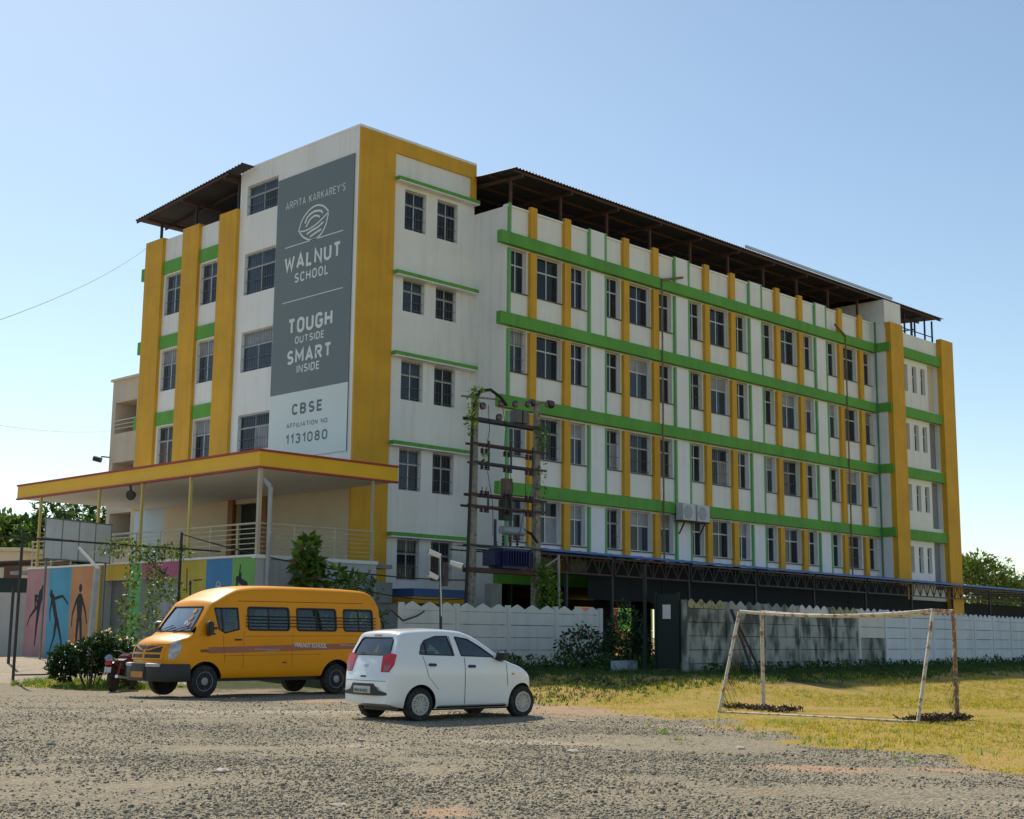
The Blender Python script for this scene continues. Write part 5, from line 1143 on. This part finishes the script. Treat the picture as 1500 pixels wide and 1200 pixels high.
q = MB(); q.obox((21.12,38.35,3.42), (20.68,38.85,4.08), .12, .05); fx = part('light_fitting', q, mat('fitting_white', (.68,.69,.68), .4), LP)
q = MB(); q.tube((21.08,38.33,3.42), (20.66,38.81,4.05), .03, n=8); part('tube', q, mat('tube_white', (.8,.8,.8), .3), fx)
BD = thing('blank_board', 'blank pale grey panel board raised on legs before the terrace railing', 'board', (22.8, 45.3, .4), math.atan2(.33, .945))
BPM = mat('board_panel_grey', (.74, .76, .76), .6, .1, 2, streak=.15); BFM = mat('board_frame_grey', (.20, .21, .21), .6)
for i in range(4):
    for j in range(2):
        q = MB(); q.box(.03+i*.84, .03+i*.84+.80, -.01, .01, 3.67+j*.71, 3.67+j*.71+.67); link(q.mesh('panel', BPM), 'panel', BD)
q = MB(); q.box(0, 3.4, -.03, .012, 3.62, 3.66).box(0, 3.4, -.03, .012, 4.33, 4.37).box(0, 3.4, -.03, .012, 5.05, 5.09)
for i in range(5): q.box(i*.84-.01, i*.84+.02, -.025, .015, 3.66, 5.05)
link(q.mesh('frame', BFM), 'frame', BD)
for x in (.2, 3.2): q = MB(); q.box(x-.03, x+.03, .02, .07, -.2, 4.9); link(q.mesh('leg', BFM), 'leg', BD)
# creeper screen hanging on the fence
v_ = leaves('creeper', [(21.6+.45*i, 38.6+.05*i, 4.15-.1*random.random(), .42, .25, .26, 110) for i in range(7)] + [(22.2+random.random()*1.9, 38.6+.2*random.random(), 1.2+2.6*random.random(), .26, .2, .45, 85) for i in range(15)] + [(22.3,38.5,2.2,.16,.16,1.9,220), (23.2,38.6,2.2,.22,.2,1.9,260), (23.9,38.7,1.2,.6,.35,.9,500), (22.0,38.5,.9,.5,.35,.7,420)], .12, [(.09,.15,.03),(.13,.19,.04),(.06,.10,.025),(.18,.20,.06)], None, LEAF, .3, .5)
tag(v_, 'tangled green creeper hanging from the pipe fence in front of the murals', 'creeper')
# compound wall, dark shed and houses at the far left
q = MB(); q.obox((10, 69.1, 1.75), (27.2, 53.6, 1.75), .18, 2.7); solid('compound_wall', q, mat('offwhite_wall', (.55,.53,.50), .85, .1, 1, bump=.2, streak=.2), 'plain off-white compound wall left of the pink mural panel', 'wall', (20, 59, .4))
q = MB(); q.obox((24,69,2.2), (31.4,62.1,2.2), 2.5, 3.6); ds = solid('dark_shed', q, mat('dark_shed_wall', (.025,.045,.04), .8), 'dark green netted shed behind the off-white wall', 'shed', (28, 65, .5))
q = MB(); q.obox((23.5,69.2,4.15), (31.9,61.4,4.85), 3.4, .08); part('roof', q, mat('brown_tarpaulin', (.11,.06,.05), .8), ds)
hs = thing('low_house', 'low beige house behind the dark shed at the far left', 'house', (38, 83, .5))
q = MB(); q.obox((33,88,3.4), (40.4,80.9,3.4), 6, 5.8); part('wall', q, BEIGE, hs); q = MB(); q.obox((32.7,88.3,6.4), (40.7,80.6,6.4), 6.5, .2); part('roof', q, BEIGE, hs)
for t in (.72, .9): q = MB(); x, y = 33+7.4*t-2.08, 88-7.1*t-2.16; q.obox((x, y, 4.9), (x+.7, y-.67, 4.9), .1, 1.2); part('window', q, mat('brown_shutter', (.12,.05,.04), .6), hs)
# tall beige block behind the school
BB = thing('apartment_block', 'beige flat block with open balconies behind the left end of the school', 'building', (34, 58, .5))
bal = [(59.0, 61.0, 11.2, 12.75), (59.0, 61.0, 8.1, 9.75), (59.0, 61.0, 5.6, 7.25)]
mb = MB(); facade(mb, 'y', 34.0, 55.6, 61.35, .3, 13.9, bal, 1.6); mb.quad((34,61.35,.3), (46,61.35,.3), (46,61.35,13.9), (34,61.35,13.9)); mb.quad((34,55.6,.3), (46,55.6,.3), (46,55.6,13.9), (34,55.6,13.9)); mb.quad((34,55.6,13.9), (46,55.6,13.9), (46,61.35,13.9), (34,61.35,13.9))
mb.quad((35.6,58.9,5.5), (35.6,61.2,5.5), (35.6,61.2,13), (35.6,58.9,13))
part('wall', mb, mat('beige_block_plaster', (.58,.50,.38), .85, .08, .8, bump=.15, streak=.15), BB)
q = MB(); q.box(33.9, 46.1, 55.5, 61.45, 13.85, 13.97); part('roof_edge', q, BEIGE, BB)
for (a, b, z, _) in bal:
    q = MB(); q.box(35.5, 35.58, a, b, z, z+1.6); part('balcony_back', q, mat('brown_recess', (.30,.18,.10), .8) if z > 6 else DKIN, BB)
    rr_ = MB(); rr_.box(33.98, 34.02, a, b, z+.62, z+.66).box(33.98, 34.02, a, b, z+.42, z+.45).box(33.98, 34.02, a, b, z+.22, z+.25); part('balcony_rail', rr_, mat('rail_white', (.6,.6,.58), .5), BB)
q = MB(); q.box(33.6, 34, 61.3, 61.45, 10.05, 10.1); wc = solid('wall_camera', q, BLKP, 'small black camera arm on the left edge of the beige flat block', 'camera', (33.9, 61.4, 10.0)); q = MB(); q.tube((33.62,61.42,9.9), (33.35,61.7,10.0), .14, n=10); part('camera_head', q, BLKP, wc)
# overhead cables
def wire(a, b, sag, r_, label, n=14):
    q = MB(); a = Vector(a); b = Vector(b); q.path([a.lerp(b, i/n)-Vector((0,0,sag*4*(i/n)*(1-i/n))) for i in range(n+1)], r_, 5)
    solid('overhead_cable', q, BLKC, label, 'cable', tuple(a))
wire((32.1,55.4,19.3), (10.35,24.35,6.86), .3, .007, 'thin cable running from the roof corner out over the upper left sky')
wire((34,61.4,11.4), (16.86,39.23,7.64), .2, .005, 'thin cable in the lower left sky reaching the beige flat block')
wire((31.8,33.3,3.35), (24.3,38.9,4.7), .35, .022, 'dark cable from the transformer poles towards the terrace')
wire((31.9,33.3,2.75), (28.6,37.4,3.6), .35, .018, 'dark slack cable crossing the foot of the tower')

# ---------------------------------------------------------------- trees and shrubs
def tree(label, x, y, h, r_, n, pal, leaf=.35, group=None, trunk=.18, clumps=9):
    z = .5 if x < 200 else 0; T_ = thing('broadleaf_tree', label, 'tree', (x, y, z), 0, group)
    q = MB(); q.tube((x, y, z), (x+.2, y+.1, z+h*.45), trunk, trunk*.6, n=9)
    cl = []
    for i in range(clumps):
        a = 6.283*i/clumps+random.random(); rr_ = r_*(.25+.6*random.random()); zz = z+h*(.45+.45*random.random()); cx, cy = x+rr_*math.cos(a), y+rr_*math.sin(a)
        q.tube((x+.2, y+.1, z+h*.42), (cx, cy, zz), trunk*.35, trunk*.1, n=6); s_ = r_*(.28+.22*random.random()); cl.append((cx, cy, zz, s_*1.2, s_*1.2, s_*.8, n//clumps))
        for k in range(2): b = random.random()*6.28; cl.append((cx+s_*math.cos(b), cy+s_*math.sin(b), zz+s_*random.uniform(-.2,.8), s_*.5, s_*.5, s_*.45, n//clumps//3))
    part('trunk', q, BARK, T_, smooth=True); leaves('crown', cl, leaf, pal, T_); return T_
tree('tall pale green tree at the extreme left edge beyond the shed', 40, 89, 10.0, 4.3, 6500, PG, .42)
tree('darker broad tree between the first porch posts beyond the terrace', 44.5, 87, 9.6, 4.6, 8000, PD+PG[:2], .42)
tree('low dark tree framed by the porch beside the beige flat block', 48.6, 83.5, 9.4, 4.6, 8000, PD+PG[:1], .40)
tree('feathery pale tree just right of the end pillar of the school', 125, 60, 9.2, 4.2, 3200, PG, .40, clumps=13)
tree('smaller dark tree at the right edge beyond the lean-to', 136, 61, 6.8, 3.6, 3200, PD, .40)
tree('low tree on the skyline between the two right-hand trees', 131, 62, 5.4, 2.6, 2000, PG+PD, .38)
# flowering shrub by the motorcycle
SB = thing('flowering_shrub', 'dark bushy shrub with a few pale pink flowers left of the motorcycle', 'shrub', (19.4, 35.6, .05))
leaves('foliage', [(19.1,36.1,.75,.5,.45,.42,1300), (19.5,35.5,.85,.6,.5,.5,1700), (20.0,34.9,.85,.5,.45,.48,1300), (19.7,35.3,1.30,.35,.3,.20,350), (19.0,36.2,.5,.4,.4,.35,600), (20.2,34.7,.5,.4,.4,.4,600)], .13, PD+[(.03,.065,.02)], SB, LEAFM, .1, .55)
leaves('flowers', [(19.2,36.0,1.20,.22,.18,.07,12), (19.75,35.2,1.52,.12,.12,.07,18), (20.1,34.8,1.32,.16,.14,.07,14)], .10, [(.75,.62,.58),(.7,.5,.48),(.78,.70,.66)], SB, LEAF, 0, .8, kind='stuff')
q = MB()
for i in range(9): a = random.random()*6.28; q.tube((19.5+.15*math.cos(a), 35.5+.15*math.sin(a), 0), (19.5+.6*math.cos(a), 35.5+.6*math.sin(a), 1.0), .02, .01, n=5)
part('stem', q, BARK, SB)
# plants in front of the terrace wall behind the minibus
PL = thing('tall_shrub', 'tall bright leafy shrub above the minibus roof against the terrace wall', 'shrub', (27.2, 35.9, .4))
leaves('foliage', [(27.1,35.9,4.3,.26,.22,.30,110), (27.35,35.9,3.75,.30,.3,.30,150), (26.95,35.9,3.6,.26,.3,.35,120), (27.2,35.9,3.2,.36,.35,.35,170), (27.3,35.9,2.4,.5,.4,.7,400)], .32, PG+PG+PY_, PL, LEAF, .1, .5)
q = MB(); q.tube((27.2,35.9,.3), (27.2,35.9,4.0), .04, .02, n=6); part('stem', q, BARK, PL)
PL = thing('broad_leaf_shrub', 'lower spreading shrub with pale leaves right of the tall shrub', 'shrub', (28.6, 35.7, .4))
leaves('foliage', [(28.2,35.7,3.4,.28,.3,.22,45), (28.9,35.7,3.2,.35,.3,.2,45), (28.6,35.7,2.4,.5,.4,.5,150)], .42, PY_, PL, LEAF, .2, .35)
q = MB(); q.tube((28.6,35.7,.3), (28.6,35.7,3.2), .035, .02, n=6); part('stem', q, BARK, PL)
v_ = leaves('wall_creeper', [(29.6+.35*i, 37.05, 3.1+.35*random.random(), .3, .06, .4, 90) for i in range(5)], .10, PY_+PG, None, LEAF, .3, .6); tag(v_, 'thin green creeper on the right part of the terrace front wall', 'creeper')
v_ = leaves('shrub_mass', [(24.2,30.7,1.5,.5,.4,.6,450), (25.0,31.0,1.8,.6,.4,.5,500), (25.9,31.3,2.0,.6,.35,.4,380), (24.8,30.9,.8,.9,.5,.7,700)], .16, PY_+PG, None, LEAF, .1, .4); v_.name = 'straggly_shrub'; tag(v_, 'straggly pale shrub between the back of the minibus and the pale wall', 'shrub')
q = MB(); q.path([(26.2,31.3,2.0), (26.9,31.4,2.25), (27.4,31.45,1.95), (28.0,31.5,2.1), (28.3,31.5,2.25)], .03, 5); solid('dead_branch', q, BARK, 'bare bent branch lying over the left end of the pale wall', 'branch', (26.2, 31.3, 2.0))
# dark shrubs in the shade at the wall end
for (x, y, r_, h, lb) in ((31.6, 27.9, .95, 1.35, 'round dark shrub at the right end of the pale wall'), (33.0, 27.4, .6, 2.1, 'taller dark shrub beside the gateway, behind the round one')):
    S_ = thing('dark_shrub', lb, 'shrub', (x, y, .5)); leaves('foliage', [(x,y,.5+h*.45,r_,r_*.8,h*.5,1500), (x+.3,y-.2,.5+h*.3,r_*.8,r_*.7,h*.35,800)], .12, PD, S_, LEAFM, .1, .5)
    q = MB(); q.tube((x,y,.3), (x,y,.5+h*.6), .04, .02, n=6); part('stem', q, BARK, S_)
cl = [(27.0+.75*i+random.uniform(-.2,.2), 28.3-.28*i+random.uniform(-.5,.4), .55+.12*random.random(), .55, .5, .32+.15*random.random(), 420) for i in range(9)]
cl += [(31.6+.9914*t+random.uniform(-.1,.1), 23.55+.127*t+random.uniform(-.35,.1), .62, .3, .22, .10+.22*random.random()**2, 60) for t in np.arange(.3, 44, .42)]
leaves('weeds', cl, .12, PD+PG[:2], None, LEAF, -.3, .4, kind='stuff')

# ---------------------------------------------------------------- motorcycle
MO = thing('motorcycle', 'red and black motorcycle seen from behind beside the flowering shrub', 'motorcycle', (18.95, 33.3, .0), R(38))
def mp(name, q, mt, par=None, smooth=True): return link(q.mesh(name, mt, smooth=smooth), name, par or MO)
MRED = mat('motorcycle_red', (.17, .010, .014), .25, .1, 2, coat=.8); CHR = mat('bike_chrome', (.55,.55,.55), .2, .1, 3, metal=.9)
for x in (0, 1.28):
    q = MB(); pr = [(.30,-.045),(.33,-.05),(.36,-.03),(.37,0),(.36,.03),(.33,.05),(.30,.045)]; q.lathe((0,0,0), [(.25,-.04)]+pr+[(.25,.04)], 28, 'y')
    w_ = link(q.mesh('wheel', TYRE, smooth=True), 'wheel', MO, (x, 0, .31))
    q = MB(); q.lathe((0,0,0), [(.255,-.02),(.255,.02)], 24, 'y'); link(q.mesh('rim', mat('rim_black', (.03,.03,.03), .4)), 'rim', w_)
q = MB(); q.prism([(-.25,.80),(.25,.78),(.55,.82),(.58,.74),(.2,.70),(-.2,.74)], lambda a, b: (a, -.13, b), lambda a, b: (a, .13, b)); mp('seat', q, BLKP)
q = MB(); q.prism([(.52,.76),(.6,.90),(.85,.95),(1.05,.86),(1.0,.74),(.7,.70)], lambda a, b: (a, -.15, b), lambda a, b: (a, .15, b)); link(q.mesh('fuel_tank', MRED, smooth=True, bevel=.03), 'fuel_tank', MO)
q = MB(); q.prism([(-.35,.72),(-.2,.80),(.4,.74),(.35,.55),(.0,.58)], lambda a, b: (a, -.12, b), lambda a, b: (a, .12, b)); mp('side_panel', q, BLKP, smooth=False)
q = MB(); q.obox((-.42,0,.76),(-.34,0,.70),.16,.10); mp('tail_light', q, mat('bike_lens_red', (.55,.02,.02), .2, coat=1), smooth=False)
q = MB(); q.obox((-.40,0,.62),(-.44,0,.48),.18,.012,upv=(1,0,0)); mp('number_plate', q, mat('bike_plate', (.6,.6,.58), .5), smooth=False)
q = MB(); q.prism([(-.38,.62),(-.30,.66),(-.05,.69),(.2,.62),(.18,.58),(-.05,.64),(-.28,.60)], lambda a, b: (a, -.09, b), lambda a, b: (a, .09, b)); mp('mudguard', q, BLKP, smooth=False)
q = MB(); q.box(.35, .85, -.14, .14, .28, .62); link(q.mesh('engine', mat('engine_black', (.03,.03,.032), .5), bevel=.04), 'engine', MO)
q = MB(); q.tube((.75,-.16,.3), (-.25,-.18,.38), .045, n=10); mp('exhaust', q, CHR)
q = MB(); q.tube((1.28,-.09,.31), (1.05,-.09,.85), .025, n=8); q.tube((1.28,.09,.31), (1.05,.09,.85), .025, n=8); mp('fork', q, CHR)
q = MB(); q.path([(.85,.36,1.03),(1.0,.28,1.02),(1.05,.1,.95),(1.05,-.1,.95),(1.0,-.28,1.02),(.85,-.36,1.03)], .014, 6); mp('handlebar', q, CHR)
q = MB(); q.lathe((1.12,0,.88), [(.02,-.06),(.09,-.03),(.10,.05)], 14, 'x'); mp('headlight', q, BLKP)
for s_ in (-1, 1):
    q = MB(); q.tube((1.0,.28*s_,1.02), (.98,.34*s_,1.20), .008, n=6); q.obox((.98,.30*s_,1.22), (.98,.42*s_,1.24), .02, .07); mp('mirror', q, BLKP)
    q = MB(); q.tube((-.05,.12*s_,.40+.0), (.1,.13*s_,.72), .03, n=8); mp('shock_absorber', q, mat('spring_red', (.4,.03,.02), .4))
q = MB(); q.tube((-.32,.0,.82), (-.4,.0,.86), .10, n=10); q.path([(-.1,.14,.80),(-.35,.12,.86),(-.42,0,.87),(-.35,-.12,.86),(-.1,-.14,.80)], .014, 6); mp('grab_rail', q, CHR)

# ---------------------------------------------------------------- gravel stones and grass
PHI = (1+5**.5)/2
ico_v = np.array([(-1,PHI,0),(1,PHI,0),(-1,-PHI,0),(1,-PHI,0),(0,-1,PHI),(0,1,PHI),(0,-1,-PHI),(0,1,-PHI),(PHI,0,-1),(PHI,0,1),(-PHI,0,-1),(-PHI,0,1)])/1.9
ico_f = np.array([(0,11,5),(0,5,1),(0,1,7),(0,7,10),(0,10,11),(1,5,9),(5,11,4),(11,10,2),(10,7,6),(7,1,8),(3,9,4),(3,4,2),(3,2,6),(3,6,8),(3,8,9),(4,9,5),(2,4,11),(6,2,10),(8,6,7),(9,8,1)])
def stones():
    n = 230000; u = rng.random(n); s = 9.5+(36-9.5)*u**1.25; lat = (rng.random(n)*2-1)*(.40*s+.8)
    x = .713*s+.701*lat; y = .701*s-.713*lat
    keep = (grass_mask(x, y) < .35+.3*rng.random(n)) & (dirt_mask(x, y)*.9 < rng.random(n)) & (.5+.5*nz(x, y, 1.5)+.35*nz(x, y, .5) > rng.random(n)*.9-.05) & ((36-s)/13+.2*nz(x, y, 1.1) > rng.random(n))
    x, y, s = x[keep], y[keep], s[keep]; n = len(x); r_ = np.exp(rng.normal(math.log(.0088), .45, n)); r_ = np.clip(r_, .004, .036)
    q = rng.normal(size=(n, 4)); q /= np.linalg.norm(q, axis=1)[:, None]; w, a, b, c = q.T
    M = np.stack([1-2*(b*b+c*c), 2*(a*b-c*w), 2*(a*c+b*w), 2*(a*b+c*w), 1-2*(a*a+c*c), 2*(b*c-a*w), 2*(a*c-b*w), 2*(b*c+a*w), 1-2*(a*a+b*b)], -1).reshape(n, 3, 3)
    V = ico_v[None]*(.75+.5*rng.random((n, 12, 1)))*np.stack([np.ones(n), .65+.35*rng.random(n), .45+.4*rng.random(n)], -1)[:, None]
    V = np.einsum('nij,nkj->nki', M, V)*r_[:, None, None]
    V[..., 2] *= .8; V += np.stack([x, y, tz(x, y)+.018*nz(x, y, .9)+.03*nz(x, y, 4)+r_*.30], -1)[:, None]
    f = (ico_f[None]+np.arange(n)[:, None, None]*12).reshape(-1, 3)
    t = rng.random(n); base = np.array([(.22,.19,.135),(.31,.275,.195),(.38,.335,.235),(.47,.41,.29),(.25,.225,.18),(.15,.135,.105)])[rng.integers(0, 6, n)]*(.8+.4*t)[:, None]
    cammesh('gravel', V.reshape(-1, 3), f, np.repeat(base, 12, 0), mat('gravel_stone', (1,1,1), .9, .12, 30, attr='tint'), 'stuff')
stones()
def grass(name, n, s0, s1, h0, h1, pal, cond, wd=.007):
    s = s0+(s1-s0)*rng.random(n); lat = -18+rng.random(n)*48; m_ = np.abs(lat) < .40*s+1; s, lat = s[m_], lat[m_]
    x = .713*s+.701*lat; y = .701*s-.713*lat; k = cond(x, y) ; x, y = x[k], y[k]; n = len(x)
    cl = 6; x = np.repeat(x, cl)+rng.normal(0, .035, n*cl); y = np.repeat(y, cl)+rng.normal(0, .035, n*cl)
    h = (h0+(h1-h0)*rng.random(n*cl)**1.5); a = rng.random(n*cl)*6.283; z = tz(x, y)-.01
    dx, dy = np.cos(a)*wd, np.sin(a)*wd; lx, ly = rng.normal(0, .45, n*cl)*h, rng.normal(0, .45, n*cl)*h
    V = np.stack([np.stack([x-dx, y-dy, z], -1), np.stack([x+dx, y+dy, z], -1), np.stack([x+lx, y+ly, z+h], -1)], 1)
    P_ = np.array(pal); c = P_[np.repeat(rng.integers(0, len(P_), n), cl)]*(.75+.5*rng.random(n*cl))[:, None]
    cammesh(name, V.reshape(-1, 3), np.arange(n*cl*3).reshape(-1, 3), np.clip(np.repeat(c, 3, 0), 0, 1), LEAF, 'stuff')
gm = lambda x, y: grass_mask(x, y)
grass('dry_grass', 75000, 14, 46, .02, .085, [(.50,.39,.07),(.43,.35,.055),(.55,.39,.12),(.34,.32,.045),(.20,.25,.04)], lambda x, y: (gm(x, y) > .25+.6*rng.random(len(x))) & (nz(x, y, 1.6)+.5*nz(x, y, .6) > -.9+rng.random(len(x))*1.1) & (.701*x-.713*y > -1) & (y < 22), .009)
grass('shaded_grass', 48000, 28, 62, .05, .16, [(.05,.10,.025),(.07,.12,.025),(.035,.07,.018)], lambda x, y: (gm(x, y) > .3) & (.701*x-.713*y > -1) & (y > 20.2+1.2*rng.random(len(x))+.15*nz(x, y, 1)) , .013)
grass('fence_grass', 14000, 36, 43.5, .04, .20, [(.16,.26,.04),(.22,.32,.05),(.10,.18,.03)], lambda x, y: (gm(x, y) > .35) & (.701*x-.713*y < -6), .013)
grass('grass_sprouts', 9000, 17, 31, .04, .17, [(.20,.32,.05),(.14,.24,.04)], lambda x, y: (nz(x+3, y-2, .55) > .62) & (np.abs(segdist(x, y, EDGE)) < 1.6), .009)
# pale stones lying loose on the gravel
base = None
for i, (x, y) in enumerate([(9.3,17.9),(15.6,22.6),(13.9,12.5),(18.9,17.0),(10.6,10.0),(12.6,9.3),(8.9,13.2),(16.2,11.4),(7.9,9.9),(13.0,15.8)]):
    q = MB(); r_ = .05+.035*random.random(); pts = [(x+r_*v_[0]*random.uniform(.7,1.5), y+r_*v_[1]*random.uniform(.7,1.3), tz(x, y)+.01+r_*.35*v_[2]*random.uniform(.7,1.2)) for v_ in ico_v*1.9/1.9]
    q.v = pts; q.f = [tuple(map(int, f)) for f in ico_f]; q.mi = [0]*20
    solid('pale_stone', q, mat('pale_stone', (.47,.43,.36), .9, .15, 12, bump=.3), 'pale fist-sized stone lying loose on the grey gravel', 'stone', (x, y, 0), 'pale stones on the gravel')
#@@END
